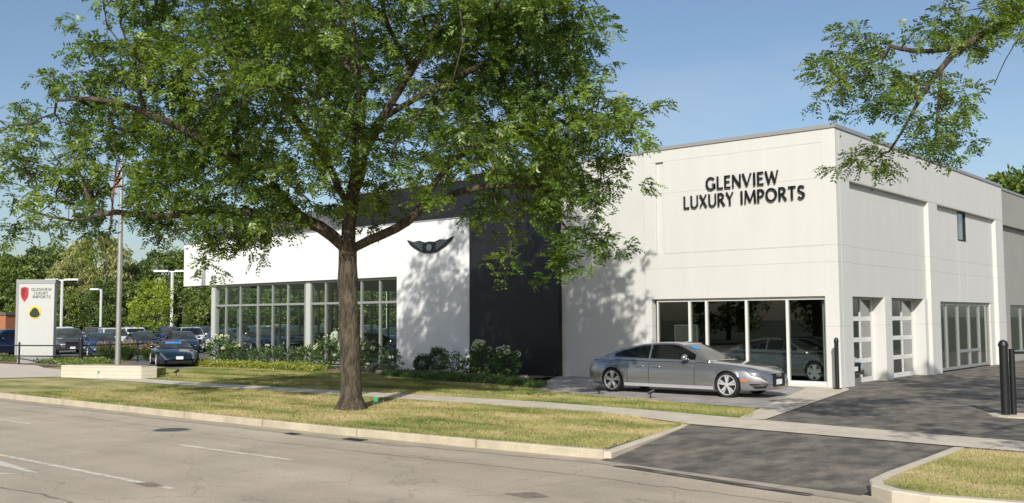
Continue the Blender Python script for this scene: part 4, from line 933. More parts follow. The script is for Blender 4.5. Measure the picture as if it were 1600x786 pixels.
# lot lamps
lot_lamp(-76.6, 44.9, 6.35, 1.5, 'white twin-head lamp on a white pole behind the dark sports car')
lot_lamp(-91.8, 42.5, 6.0, 1.5, 'white twin-head lamp just right of the pylon sign')
lot_lamp(-101.7, 51.3, 5.5, 1.1, 'smaller single-head white lamp just left of the flagpole', True)
lot_lamp(-66.0, 60.0, 5.9, 1.4, 'white lamp pole seen through the right bay of the showroom glass')
# orange brick building beyond the lot
t = thing('brick_building', (-100, 33, 0), 'low orange brick building at the far left edge behind the pylon sign', 'building')
bx0, by0 = on_line(-90, 100); bx1, by1 = on_line(12, 96)
d = Vector((bx1 - bx0, by1 - by0)); d.normalize(); nn = Vector((-d.y, d.x)); p0 = Vector((bx0, by0)); p1 = Vector((bx1, by1))
mb = MB(); mb.prism([tuple(p0), tuple(p1), tuple(p1 + nn * 2.5), tuple(p0 + nn * 2.5)], 0, 2.75); mb.build('wall', M['brick'], t)
mb = MB(); mb.prism([tuple(p0 - nn * .1 - d * .1), tuple(p1 - nn * .1 + d * .1), tuple(p1 + nn * 2.6 + d * .1), tuple(p0 + nn * 2.6 - d * .1)], 2.76, 3.05); mb.build('roof', mat('roof_edge', (.12, .11, .09), .8), t)
for k in range(2):
    c = p0 + d * (2.0 + 2.2 * k); mb = MB(); mb.prism([tuple(c - nn * .03), tuple(c + d * 1.3 - nn * .03), tuple(c + d * 1.3 + nn * .1), tuple(c + nn * .1)], .9, 2.0); mb.build('window', M['glass_door'], t)

# ------------------------------------------------------------------ planting along the showroom
def shrub(name, x, y, r, h, label, leafm, seed, n=420, ll=.10, lw=.055, flowers=0, stems=6, cat='shrub', group=None, z=0, openn=.0, fl_r=.085):
    rng = np.random.default_rng(seed); t = thing(name, (x, y, z), label, cat, group)
    u = unit(rng.normal(0, 1, (n, 3))); q = rng.uniform(.30, 1, (n, 1)) ** .6
    bump = .78 + .44 * vnoise(u * 2.3 + seed, seed)[:, None]
    P = u * q * bump * np.array([r, r, h * .52]) + np.array([0, 0, h * .50]); P[:, 2] = np.maximum(P[:, 2], .04)
    D = unit(u + rng.normal(0, .5, (n, 3)) + np.array([0, 0, .2])); S = unit(np.cross(D, rng.normal(0, 1, (n, 3))))
    V, F = rhombs(P, D, S, ll * rng.uniform(.6, 1.3, n), lw * rng.uniform(.7, 1.3, n)); np_mesh('foliage', V, F, leafm, t)
    mb = MB()
    for k in range(stems):
        a = k * 2.4; mb.tube([(math.cos(a) * .03, math.sin(a) * .03, 0), (math.cos(a) * r * .3, math.sin(a) * r * .3, h * .4), (math.cos(a) * r * .6, math.sin(a) * r * .6, h * .75)], [.014, .010, .005], 5)
    mb.build('stem', M['bark_far'], t, world=False)
    for k in range(flowers):
        a = rng.uniform(0, 6.28); e = rng.uniform(.25, 1.35); c = np.array([math.cos(a) * math.cos(e) * r * .95, math.sin(a) * math.cos(e) * r * .95, h * .5 + math.sin(e) * h * .56])
        m = 60; uu = unit(rng.normal(0, 1, (m, 3))); fr = fl_r * rng.uniform(.7, 1.25)
        P = c + uu * fr * np.array([1, 1, .8]); Dd = unit(uu + rng.normal(0, .6, (m, 3))); V, F = rhombs(P - Dd * .02, Dd, unit(np.cross(Dd, rng.normal(0, 1, (m, 3)))), np.full(m, .05), np.full(m, .045))
        np_mesh('flower_head', V, F, M['flower'], t)
    return t
W3 = 'shrubs planted along the showroom'
shrub('hydrangea', -43.9, 28.5, .85, 1.35, 'white flowering hydrangea beside the left corner column of the showroom', M['leaf_shrub'], 1, 650, .15, .09, 14, group=W3)
shrub('hydrangea', -42.7, 28.4, .6, .95, 'smaller hydrangea just right of the one at the corner column', M['leaf_shrub'], 2, 380, .15, .09, 4, group=W3)
bw = [(-40.9, 28.1, .55, .8), (-39.7, 28.0, .6, .9), (-38.7, 28.0, .62, .95), (-37.6, 27.9, .6, .92), (-36.6, 27.9, .6, 1.0), (-35.7, 27.7, .6, 1.0)]
wh = ['leftmost low', 'second', 'third', 'fourth', 'fifth', 'sixth']
for i, (x, y, r_, h_) in enumerate(bw):
    shrub('leafy_shrub', x, y, r_, h_, f'rounded green shrub, {wh[i]} in the row under the showroom glass', M['leaf_shrub'] if i in (1, 2, 5) else M['leaf_box'], 20 + i, 420, .12, .07, (0, 0, 0, 0, 2, 3)[i], group=W3)
shrub('hydrangea', -34.6, 27.9, .7, 1.4, 'white flowering hydrangea partly behind the big tree trunk', M['leaf_shrub'], 3, 520, .15, .09, 8, group=W3)
shrub('hydrangea', -32.4, 27.6, .75, 1.45, 'white flowering hydrangea just right of the big tree trunk', M['leaf_shrub'], 4, 560, .15, .09, 9, group=W3)
shrub('leafy_shrub', -30.9, 27.3, .75, 1.2, 'wide dark green shrub below the right end of the showroom glass', M['leaf_box'], 5, 620, .10, .06, 1, group=W3)
shrub('leafy_shrub', -29.7, 27.2, .5, 1.0, 'loose green shrub with lighter tips below the emblem wall', M['leaf_shrub'], 6, 380, .10, .06, 0, group=W3)
shrub('boxwood', -28.9, 28.2, .36, .75, 'small pointed dark boxwood against the white wall', M['leaf_box'], 7, 1100, .085, .05, group=W3)
shrub('boxwood', -28.0, 28.2, .45, 1.05, 'taller barrel-shaped dark boxwood against the white wall', M['leaf_box'], 8, 1700, .085, .05, group=W3)
shrub('rose_bush', -26.9, 27.9, .42, .85, 'open green rose bush at the right end of the white wall', M['leaf_shrub'], 9, 360, .11, .06, 0, group=W3)
shrub('rose_bush', -26.0, 27.9, .42, .62, 'low sprawling rose bush at the edge between white and charcoal wall', M['leaf_shrub'], 10, 300, .11, .06, 1, group=W3)
shrub('hydrangea', -25.0, 27.5, .52, 1.25, 'cream-headed hydrangea in front of the charcoal wall, left of its pair', M['leaf_shrub'], 11, 360, .15, .09, 7, group=W3, fl_r=.12)
shrub('hydrangea', -23.6, 27.3, .50, 1.1, 'cream-headed hydrangea in front of the charcoal wall, right of its pair', M['leaf_shrub'], 12, 340, .15, .09, 4, group=W3, fl_r=.12)
# low covers nobody could count
def cover(name, pts, n, seed, leafm, h, ll, lw, label, cat):
    rng = np.random.default_rng(seed); P = []
    xs = [p[0] for p in pts]; ys = [p[1] for p in pts]
    c = rng.uniform([min(xs), min(ys)], [max(xs), max(ys)], (n * 4, 2)); inside = np.zeros(len(c), bool)
    j = len(pts) - 1
    for i in range(len(pts)):
        xi, yi = pts[i]; xj, yj = pts[j]
        inside ^= ((yi > c[:, 1]) != (yj > c[:, 1])) & (c[:, 0] < (xj - xi) * (c[:, 1] - yi) / (yj - yi + 1e-12) + xi); j = i
    c = c[inside][:n]; n = len(c)
    hh = h * (.4 + .9 * vnoise(np.c_[c * 1.6, np.zeros(n)], seed)); z = rng.uniform(0, 1, n) * hh
    P = np.c_[c, z]; D = unit(rng.normal(0, .8, (n, 3)) + [0, 0, .8]); S = unit(np.cross(D, rng.normal(0, 1, (n, 3))))
    V, F = rhombs(P, D, S, ll * rng.uniform(.6, 1.3, n), lw * rng.uniform(.7, 1.3, n)); o = np_mesh(name, V, F, leafm)
    tag(o, label, cat, kind='stuff'); return o
cover('ground_cover', [(-43.4, 27.4), (-39.2, 27.2), (-33.5, 27.2), (-33.4, 26.2), (-38, 25.6), (-42.5, 25.9)], 9000, 1, M['leaf_yellow'], .28, .10, .06, 'low yellow-green ground cover along the bed edge left of the trunk', 'ground cover')
cover('juniper', [(-29, 26.7), (-24, 26.4), (-20.2, 25.4), (-19.3, 24.0), (-21.5, 24.6), (-25, 25.0), (-28.6, 25.6)], 11000, 2, M['leaf_shrub'], .20, .11, .03, 'low dark creeping juniper at the right end of the planting bed', 'ground cover')
cover('ornamental_grass', [(-62, 24.2), (-51, 25.8), (-47, 24.5), (-47, 22.4), (-53, 22.8), (-62, 22.0)], 8000, 3, M['leaf_b'], .24, .12, .06, 'green border planting around the foot of the pylon sign', 'planting')
for i, (x, y, s, l) in enumerate([(-52.6, 27.0, 1.0, 'tan feathery grass clump just right of the pylon sign'), (-50.9, 27.2, 1.1, 'tan feathery grass clump left of the flagpole behind the black fence'), (-49.2, 27.6, .9, 'tan feathery grass clump nearest the flagpole')]):
    t = thing('feather_grass', (x, y, 0), l, 'grass clump', 'feather grasses near the sign'); rng = np.random.default_rng(50 + i); n = 500
    a = rng.uniform(0, 6.28, n); q = rng.uniform(0, .18, n); P = np.c_[np.cos(a) * q, np.sin(a) * q, np.zeros(n)]; D = unit(np.c_[np.cos(a) * .6, np.sin(a) * .6, np.ones(n)] + rng.normal(0, .22, (n, 3)))
    V, F = rhombs(P, D, unit(np.cross(D, rng.normal(0, 1, (n, 3)))), s * rng.uniform(.7, 1.25, n), np.full(n, .03)); np_mesh('blade', V, F, M['leaf_shrub'], t)['kind'] = 'stuff'
    n = 260; a = rng.uniform(0, 6.28, n); D = unit(np.c_[np.cos(a) * .5, np.sin(a) * .5, np.ones(n)] + rng.normal(0, .2, (n, 3))); P = D * s * rng.uniform(.7, 1.05, (n, 1)); V, F = rhombs(P, D, unit(np.cross(D, rng.normal(0, 1, (n, 3)))), np.full(n, .15), np.full(n, .035)); np_mesh('plume', V, F, M['grass_tan'], t)['kind'] = 'stuff'
# pale stones in the bed
for i, (x, y, s) in enumerate([(-37.1, 26.9, .22), (-35.6, 26.9, .20), (-29.6, 26.5, .18), (-26.4, 26.5, .25), (-25.8, 26.4, .16), (-22.2, 26.6, .2)]):
    rng = np.random.default_rng(80 + i); mb = MB(); pr = [(math.sin(k * math.pi / 6) * s, -math.cos(k * math.pi / 6) * s * .6 + s * .35) for k in range(7)]
    mb.lathe(pr, (x, y, 0), seg=9); mb.v = [tuple(np.array(v) + (vnoise(np.array([v]) * 9, i)[0] - .5) * s * .5) for v in mb.v]
    o = mb.build('stone', mat('pale_stone', (.50, .42, .32), .9, var=.2, vs=8)) if i == 0 else mb.build('stone', bpy.data.materials['pale_stone'])
    tag(o, ['pale rounded stone under the fourth shrub left of the trunk', 'pale rounded stone at the foot of the shrub nearest the trunk', 'pale stone below the emblem wall', 'largest pale stone at the foot of the rose bushes', 'smaller pale stone beside the large one under the rose bushes', 'pale stone at the foot of the charcoal wall'][i], 'stone', 'stones in the planting bed')
# grass blades near the road edge
def blades(name, pts, n, seed, h, w, dry, label):
    rng = np.random.default_rng(seed); xs = [p[0] for p in pts]; ys = [p[1] for p in pts]
    c = rng.uniform([min(xs), min(ys)], [max(xs), max(ys)], (n * 3, 2)); inside = np.zeros(len(c), bool); j = len(pts) - 1
    for i in range(len(pts)):
        xi, yi = pts[i][:2]; xj, yj = pts[j][:2]
        inside ^= ((yi > c[:, 1]) != (yj > c[:, 1])) & (c[:, 0] < (xj - xi) * (c[:, 1] - yi) / (yj - yi + 1e-12) + xi); j = i
    c = c[inside][:n]; n = len(c); a = rng.uniform(0, 6.283, n); tn = vnoise(np.c_[c * .9, np.zeros(n)], seed)
    B = np.c_[c, np.full(n, -.01)]; s = np.c_[np.cos(a), np.sin(a), np.zeros(n)] * w; tip = B + np.c_[rng.normal(0, .022, (n, 2)), h * (.5 + tn * .8) * rng.uniform(.6, 1.3, n)]
    V = np.stack([B - s, B + s, tip], 1).reshape(-1, 3); F = np.arange(3 * n).reshape(-1, 3)
    o = np_mesh(name, V, F, M['blade_dry'] if dry else M['blade_green']); tag(o, label, 'grass', kind='stuff'); return o
def blade_mat(name, dry):
    m = grass_sheet_mat(name, dry); return m
M['blade_dry'] = blade_mat('blade_dry', .60); M['blade_green'] = blade_mat('blade_green', .30)
blades('grass', [(-31, 12.95), (-22.35, 13.02), (-15.5, 13.18), (-12.5, 13.38), (-9.85, 13.7), (-10.5, 17.7), (-12, 18.3), (-15, 18.6), (-22.1, 18.45), (-31, 18)], 170000, 1, .05, .006, True, 'short half-dry grass of the verge between road and sidewalk')
blades('grass', [(-4.9, 17.3), (-4.85, 14), (-4.6, 13.1), (-4, 12.75), (-1.5, 12.95), (-1.5, 17.3)], 40000, 2, .05, .005, True, 'short half-dry grass of the island at the lower right corner')
blades('grass', [(-36, 19.3), (-23.5, 19.85), (-16, 20.25), (-9.95, 19.65), (-11, 21.9), (-18, 23), (-20.5, 24.2), (-25, 24.8), (-29.5, 26.3), (-36, 26.8), (-40, 26)], 110000, 3, .06, .007, False, 'mown green lawn between the sidewalk and the planting bed')

# longer tufts that spill over the kerb, and litter in the turf
blades('grass', [(-31, 12.86), (-22.35, 12.94), (-15.5, 13.10), (-12.5, 13.30), (-9.9, 13.6), (-9.9, 13.72), (-12.5, 13.42), (-15.5, 13.24), (-22.35, 13.06), (-31, 13.0)], 15000, 5, .085, .007, True, 'ragged tufts of grass along the kerb of the long verge')
blades('grass', [(-9.72, 13.9), (-10.0, 15.6), (-10.5, 17.8), (-10.65, 17.8), (-10.15, 15.6), (-9.88, 13.9)], 4000, 6, .08, .007, True, 'ragged tufts of grass beside the driveway edge')
blades('grass', [(-28, 18.0), (-15, 18.6), (-12, 18.36), (-12, 18.5), (-15, 18.74), (-28, 18.14)], 8000, 7, .07, .007, True, 'ragged grass edge along the near side of the sidewalk')
cover('leaf_litter', [(-28, 13.2), (-10.4, 13.8), (-11, 18), (-28, 17.9)], 900, 8, mat('dry_leaf', (.40, .27, .12), .9, var=.4, vs=9), .03, .07, .04, 'scattered small dry leaves lying in the verge grass', 'leaf litter')
# ------------------------------------------------------------------ vehicles
def smooth_interp(pts, win=.0):
    xs = np.array([p[0] for p in pts], float); ys = np.array([p[1] for p in pts], float)
    def f(x):
        if win <= 0: return float(np.interp(x, xs, ys))
        o = np.linspace(-win, win, 9); w = 1 - np.abs(o) / (win * 1.15)
        return float((np.interp(x + o, xs, ys) * w).sum() / w.sum())
    return f
def make_car(name, P, loc, rz, label, cat, paint, group=None, hi=False, extras=None):
    """P: profile dictionary, metres, x forward"""
    t = thing(name, loc, label, cat, group, rz)
    W = P['W'] / 2; xr, xf = P['x']; deck = smooth_interp(P['deck'], P.get('sm', .10)); roof = smooth_interp(P['roof'], P.get('smr', .14))
    gx0, gx1 = P['gh']; wheels = P['wheels']; rr = P['r']; ra = rr + .045; bot = P.get('bot', .22)
    nf, nr = P.get('nose', (1.05, .9)); tw, twr = P.get('taper', (.34, .26))
    def hw(x):
        a = max(0, (x - (xf - nf)) / nf); b = max(0, ((xr + nr) - x) / nr)
        return W * (1 - tw * min(a, 1) ** 2.8 - twr * min(b, 1) ** 2.8)
    def lowz(x):
        a = max(0, (x - (xf - .45)) / .45); b = max(0, ((xr + .5) - x) / .5); return bot + .03 * a + .10 * b
    def ring(x, raw=False):
        zt = deck(x); w = hw(x); zl = lowz(x); zs = zt - P.get('shoulder', .10); zm = zl + (zs - zl) * .52
        pts = [(0, zt), (.38 * w, zt - .006), (.68 * w, zt - .025), (.83 * w, zt - .055), (.925 * w, zs - .01), (.972 * w, zs - .085), (.992 * w, zm + .06), (w, zm - .05), (.988 * w, zl + .16), (.965 * w, zl + .07), (.94 * w, zl)]
        za = 0
        if not raw:
            for xw in wheels:
                q = abs(x - xw)
                if q < ra: za = max(za, rr + math.sqrt(ra * ra - q * q))
        if za: pts = [(y, max(z, za)) for y, z in pts[:5]] + [(y, max(z, za)) for y, z in pts[5:]]
        pts += [(.62 * w, pts[-1][1]), (.60 * w, max(zl, .2)), (0, max(zl, .2))]
        return pts
    st = [xr, xr + .03, xr + .08] + list(np.arange(xr + .16, xf - .12, .075 if hi else .16)) + [xf - .08, xf - .03, xf]
    for xw in wheels: st += [xw - ra - .001, xw - ra + .004, xw + ra - .004, xw + ra + .001] + [xw + ra * math.cos(a) for a in np.linspace(.25, 2.9, 14 if hi else 8)]
    st = sorted(set(round(float(s), 4) for s in st)); rings = [ring(x) for x in st]; n = len(rings[0]); mb = MB()
    vs = []
    for x, rg in zip(st, rings):
        full = [(y, z) for y, z in rg] + [(-y, z) for y, z in rg[-2:0:-1]]
        vs += [(x, y, z) for y, z in full]
    m = 2 * n - 2
    fs = [(i * m + k, i * m + (k + 1) % m, (i + 1) * m + (k + 1) % m, (i + 1) * m + k) for i in range(len(st) - 1) for k in range(m)]
    fs += [tuple(range(m))[::-1], tuple(range((len(st) - 1) * m, len(st) * m))]
    mb.add(vs, fs); mb.build('body', paint, t, smooth='all', world=False)
    # cabin
    zb = lambda x: deck(x) - .06
    Wb, Wt = P['gw']; zmax = P['H']; zb0 = P['belt']
    def yat(z): return Wb - (Wb - Wt) * max(0, min(1, (z - zb0) / (zmax - zb0))) ** 1.15
    def edge(x): zr = roof(x); c = min(1, max(0, (zr - zb(x)) / .3)); return zr - .055 * c
    def gring(x, o=0.0):
        zr = roof(x) + o; ze = max(edge(x), zb(x) + .001); z0 = zb(x); a = []
        taper = 1 - .10 * max(0, (gx0 + .9 - x) / .9) ** 1.5
        for u in (0, .33, .66, 1): z = z0 + (ze - z0) * u; a.append(((yat(z) + o) * taper, z))
        ye = yat(ze) * taper; a += [(ye - .045, ze + (zr - ze) * .55), (ye * .80, ze + (zr - ze) * .85), (ye * .4, zr - .004 + 0), (0, zr)]
        return a
    gs = list(np.linspace(gx0, gx1, 46 if hi else 20)); vs = []; n = 8; m = 2 * n - 1
    for x in gs:
        g = gring(x); full = g + [(-y, z) for y, z in g[-2::-1]]; vs += [(x, y, z) for y, z in full]
    fs = [(i * m + k, i * m + k + 1, (i + 1) * m + k + 1, (i + 1) * m + k) for i in range(len(gs) - 1) for k in range(m - 1)]
    fs += [tuple(range(m))[::-1], tuple(range((len(gs) - 1) * m, len(gs) * m))]
    mb = MB(); mb.add(vs, fs); mb.build('roof', paint, t, smooth='all', world=False)
    def gpatch(nm, x0, x1, side, m_, off=.006, parent=t, nx=14):
        """windscreen / rear glass across the car between two stations"""
        xs = np.linspace(x0, x1, nx if hi else 7); vs = []; K = 9; 
        for x in xs:
            g = gring(x); pts = [(g[3][0] - .05, g[3][1] + .01)] + g[4:]; ys = np.linspace(-1, 1, K)
            Y = [p[0] for p in pts][::-1]; Z = [p[1] for p in pts][::-1]; ym = max(.05, g[3][0] - .065)
            for u in ys: y = u * ym; vs.append((x + side * off * .6, y, float(np.interp(abs(y), Y, Z)) + off))
        fs = [(i * K + k, i * K + k + 1, (i + 1) * K + k + 1, (i + 1) * K + k) for i in range(len(xs) - 1) for k in range(K - 1)]
        mb = MB(); mb.add(vs, fs); return mb.build(nm, m_, parent, smooth='all', world=False)
    ws = gpatch('windscreen', P['ws'][0], P['ws'][1], 1, M['windscreen'])
    gpatch('rear_window', P['rw'][0], P['rw'][1], -1, M['car_glass_solid'])
    sw = P['side']
    for sg in (-1, 1):
        for k, (a, b) in enumerate(zip(sw, sw[1:])):
            a2 = a + (.035 if k else 0); b2 = b - (.035 if k < len(sw) - 2 else 0)
            for which, grow, off, mm in (('frame', .018, .004, M['trim_chrome'] if hi else M['trim']), ('glass', 0, .009, M['car_glass_solid'])):
                if which == 'frame' and not hi: continue
                xs = np.linspace(a2 - (grow if k == 0 else 0), b2 + (grow if k == len(sw) - 2 else 0), 16 if hi else 7); vs = []
                for x in xs:
                    z0 = zb(x) + .085 - grow; z1 = max(edge(x) - .030 + grow, z0 + .004); taper = 1 - .10 * max(0, (gx0 + .9 - x) / .9) ** 1.5
                    for u in (0, .5, 1): z = z0 + (z1 - z0) * u; vs.append((x, sg * (yat(z) * taper + off), z))
                fs = [(i * 3 + j, i * 3 + j + 1, (i + 1) * 3 + j + 1, (i + 1) * 3 + j) for i in range(len(xs) - 1) for j in range(2)]
                mb = MB(); mb.add(vs, fs)
                if which == 'frame': mb.build('window_trim', mm, t, smooth='all', world=False)
                else: mb.build('side_window', mm, t, smooth='all', world=False)
    # surface patches on the body
    def bpt(x, k, sg, off):
        rg = ring(x, True)[:11]; i = int(min(max(k, 0), 9.999)); f = k - i; y = rg[i][0] + (rg[i + 1][0] - rg[i][0]) * f; z = rg[i][1] + (rg[i + 1][1] - rg[i][1]) * f
        ny, nz = (rg[i][1] - rg[i + 1][1]), -(rg[i][0] - rg[i + 1][0]); L = math.hypot(ny, nz) or 1
        return (x, sg * (y + off * ny / L), z + off * nz / L)
    def bpatch(nm, x0, x1, k0, k1, sg, m_, off=.008, skew=0, parent=t, nx=6, nk=4):
        vs = []
        for i in range(nx):
            for j in range(nk): u = i / (nx - 1); v = j / (nk - 1); vs.append(bpt(x0 + (x1 - x0) * u + skew * v * (1 - u), k0 + (k1 - k0) * v, sg, off))
        mb = MB(); mb.add(vs, [(i * nk + j, i * nk + j + 1, (i + 1) * nk + j + 1, (i + 1) * nk + j) for i in range(nx - 1) for j in range(nk - 1)]); return mb.build(nm, m_, parent, smooth='all', world=False)
    for sg in (-1, 1):
        bpatch('headlight', xf - P.get('hl', .62), xf - .03, P.get('hk', (4.2, 5.7))[0], P.get('hk', (4.2, 5.7))[1], sg, M['headlight'], .010, .22)
        bpatch('taillight', xr + .02, xr + .24, 4.5, 5.6, sg, M['taillight'], .010)
    # wheels
    for xw in wheels:
        for sg in (-1, 1):
            w = bpy.data.objects.new('wheel', None); COL.objects.link(w); w.parent = t; w.location = (xw, sg * (W - .115 - P.get('wi', 0)), rr); w.empty_display_size = .2
            seg = 36 if hi else 18; rm = rr * P.get('rimf', .76)
            mb = MB(); mb.lathe([(rm, -.11), (rr - .03, -.115), (rr, -.085), (rr, .085), (rr - .03, .115), (rm, .11)], axis='y', seg=seg, cap=False); mb.build('tyre', M['tyre'], w, smooth=True, world=False)
            mb = MB(); mb.lathe([(rm - .002, -.10), (rm - .002, .10)], axis='y', seg=seg, cap=False); mb.lathe([(rm * .96, sg * .085), (rm, sg * .113), (rm * .955, sg * .117), (rm * .90, sg * .09)], axis='y', seg=seg, cap=False)
            bk = MB(); 
            for k in range(5):
                for dlt in ((-.17, .17) if hi else (0,)):
                    a = k * 2 * math.pi / 5 + .3; a1 = a + dlt * .35; a2 = a + dlt; wd = (.021 if hi else .06) * rr / .34; yo = sg * .112; yi = sg * .085
                    c, s_ = math.cos, math.sin; p1 = (rm * .15 * c(a1), rm * .15 * s_(a1)); p2 = (rm * .95 * c(a2), rm * .95 * s_(a2)); dx, dz = p2[0] - p1[0], p2[1] - p1[1]; L = math.hypot(dx, dz); nx_, nz_ = -dz / L * wd, dx / L * wd
                    q = [(p1[0] + nx_, p1[1] + nz_), (p1[0] - nx_, p1[1] - nz_), (p2[0] - nx_ * 1.2, p2[1] - nz_ * 1.2), (p2[0] + nx_ * 1.2, p2[1] + nz_ * 1.2)]
                    yv = [yo, yo, yo - sg * .006, yo - sg * .006]
                    mb.add([(a_[0], yy, a_[1]) for a_, yy in zip(q, yv)] + [(a_[0], yi - sg * .03, a_[1]) for a_ in q], [(3, 2, 1, 0), (4, 5, 6, 7), (0, 1, 5, 4), (1, 2, 6, 5), (2, 3, 7, 6), (3, 0, 4, 7)])
            mb.lathe([(rm * .22, sg * .02), (rm * .22, sg * .115), (rm * .12, sg * .122)], axis='y', seg=14)
            mb.build('rim', M['rim'], w, world=False)
            mb = MB(); mb.lathe([(rm * .93, sg * .035), (rm * .93, sg * .045)], axis='y', seg=seg); mb.build('brake_disc', M['rim_dark'], w, world=False)
    # grille, plate, mirrors
    g = P.get('grille', (.38, .34, .66)); mb = MB(); xg = xf
    wf_ = hw(xf) * .9
    mb.add([(xg + .012, -g[0], g[2]), (xg + .012, g[0], g[2]), (xg + .012, g[0] * .95, g[1]), (xg + .012, -g[0] * .95, g[1]), (xg - .05, -g[0], g[2]), (xg - .05, g[0], g[2]), (xg - .05, g[0] * .95, g[1]), (xg - .05, -g[0] * .95, g[1])], [(0, 1, 2, 3), (0, 4, 5, 1), (1, 5, 6, 2), (2, 6, 7, 3), (3, 7, 4, 0)])
    gr = mb.build('grille', M['trim'], t, world=False)
    for k in range(5 if hi else 0):
        z = g[1] + (g[2] - g[1]) * (k + .5) / 5; mb = MB(); mb.box(xg + .012, xg + .020, -g[0] * .95, g[0] * .95, z - .008, z + .008); mb.build('grille_bar', M['rim_dark'], gr, world=False)
    if P.get('plate', True):
        mb = MB(); mb.box(xf + .013, xf + .024, -.16, .16, .36, .50); mb.build('number_plate', M['plate'], t, world=False)
    mb = MB(); mb.box(xr - .012, xr + .01, -.16, .16, .55, .70); mb.build('number_plate', M['plate'], t, world=False)
    xm = P['ws'][1] - P.get('mirx', .52)
    for sg in (-1, 1):
        mb = MB(); z = zb(xm) + .13; y = sg * (W + .08); mb.lathe([(0, -.09), (.055, -.07), (.082, -.02), (.085, .03), (.06, .07), (0, .08)], (xm, y, z + .01), axis='x', seg=14)
        mb.v = [(v[0], y + (v[1] - y) * 1.35, v[2]) for v in mb.v]; mb.tube([(xm + .02, sg * (Wb - .02), z - .05), (xm, sg * (W + .02), z - .02)], .022, 6)
        mb.build('wing_mirror', paint, t, smooth='all', world=False)
    if hi:
        for sg in (-1, 1):
            for x in P['doors']:
                vs = []
                for k in np.linspace(3.6, 9.6, 12): vs.append(bpt(x, k, sg, .0035)); vs.append(bpt(x + .014, k, sg, .0035))
                mb = MB(); mb.add(vs, [(2 * i, 2 * i + 1, 2 * i + 3, 2 * i + 2) for i in range(11)]); mb.build('door_gap', M['trim'], t, smooth='all', world=False)
            for x in P['handles']:
                q = bpt(x, 5.15, sg, .03); mb = MB(); mb.box(x - .11, x + .11, min(q[1], q[1] - sg * .03), max(q[1], q[1] - sg * .03), q[2] - .014, q[2] + .014); mb.build('door_handle', paint, t, world=False, bevel=.006)
                q = bpt(x, 5.15, sg, .002); mb = MB(); mb.add([(x - .09, q[1], q[2] - .035), (x + .09, q[1], q[2] - .035), (x + .09, q[1], q[2] + .01), (x - .09, q[1], q[2] + .01)], [(0, 1, 2, 3)]); mb.build('handle_recess', M['trim'], t, world=False)
            vs = []
            for x in np.linspace(wheels[0] + ra + .03, wheels[1] - ra - .03, 12): vs.append(bpt(x, 8.7, sg, .012)); vs.append(bpt(x, 9.9, sg, .014))
            mb = MB(); mb.add(vs, [(2 * i, 2 * i + 1, 2 * i + 3, 2 * i + 2) for i in range(11)]); mb.build('sill_trim', M['rim'], t, smooth='all', world=False)
            bpatch('side_marker', xf - .66, xf - .50, 6.4, 7.1, sg, M['amber'], .008)
            bpatch('air_intake', xf - .46, xf - .05, 7.6, 9.2, sg, M['trim'], .008, .15)
            mb = MB(); a = bpt(xf - .40, 8.3, sg, .014); b = bpt(xf - .10, 8.3, sg, .014); mb.tube([a, b], .012, 6); mb.build('intake_trim', M['chrome'], t, world=False)
            # bonnet shut line
            vs = []
            for x in np.linspace(P['ws'][1] - .05, xf - .30, 12): vs.append(bpt(x, 3.05, sg, .003)); vs.append(bpt(x, 3.13, sg, .003))
            mb = MB(); mb.add(vs, [(2 * i, 2 * i + 1, 2 * i + 3, 2 * i + 2) for i in range(11)]); mb.build('bonnet_gap', M['trim'], t, smooth='all', world=False)
        mb = MB()
        for k in range(4):
            c0 = (-.105 + .07 * k); ring_ = [(c0 + .045 * math.cos(a), .62 + .045 * math.sin(a)) for a in np.linspace(0, 2 * math.pi, 17)]
            mb.tube([(xf + .020, y, z) for y, z in ring_], .006, 5, cap=False)
        mb.build('grille_emblem', M['chrome'], t, world=False)
    for ex_ in (extras or []):
        kind, x0, x1, y0, y1, m_ = ex_
        xs = np.linspace(x0, x1, 4); ys = np.linspace(y0, y1, 4); vs = []
        for x in xs:
            gx_ = gring(x); Y = [p[0] for p in gx_[3:]][::-1]; Z = [p[1] for p in gx_[3:]][::-1]
            for y in ys: vs.append((x + .006, y, float(np.interp(abs(y), Y, Z)) + .012))
        mb = MB(); mb.add(vs, [(i * 4 + j, i * 4 + j + 1, (i + 1) * 4 + j + 1, (i + 1) * 4 + j) for i in range(3) for j in range(3)]); mb.build(kind, m_, ws, world=False)
    return t
def cg():
    m, n, l, p = new_mat('car_glass_solid'); p.inputs['Base Color'].default_value = (.025, .03, .027, 1); p.inputs['Roughness'].default_value = .03
    p.inputs['Specular IOR Level'].default_value = .5
    tcn = n.new('ShaderNodeTexCoord'); t = n.new('ShaderNodeTexNoise'); t.inputs['Scale'].default_value = 1.7; t.inputs['Detail'].default_value = 1; l.new(tcn.outputs['Object'], t.inputs[0])
    r = n.new('ShaderNodeValToRGB'); r.color_ramp.elements[0].color = (.006, .007, .007, 1); r.color_ramp.elements[1].color = (.016, .017, .016, 1); r.color_ramp.elements[0].position = .42; r.color_ramp.elements[1].position = .6
    l.new(t.outputs[0], r.inputs[0]); l.new(r.outputs[0], p.inputs['Base Color']); return m
M['car_glass_solid'] = cg()
M['windscreen'] = mat('windscreen', (.035, .04, .036), .05, col2=(.085, .09, .075), vs=1.5, ramp=(.4, .6))
M['trim_chrome'] = mat('window_trim_chrome', (.55, .55, .55), .2, metal=1)
def paint(name, c, metal=.6, rough=.32):
    return mat('paint_' + name, c, rough, metal=metal, coat=1)
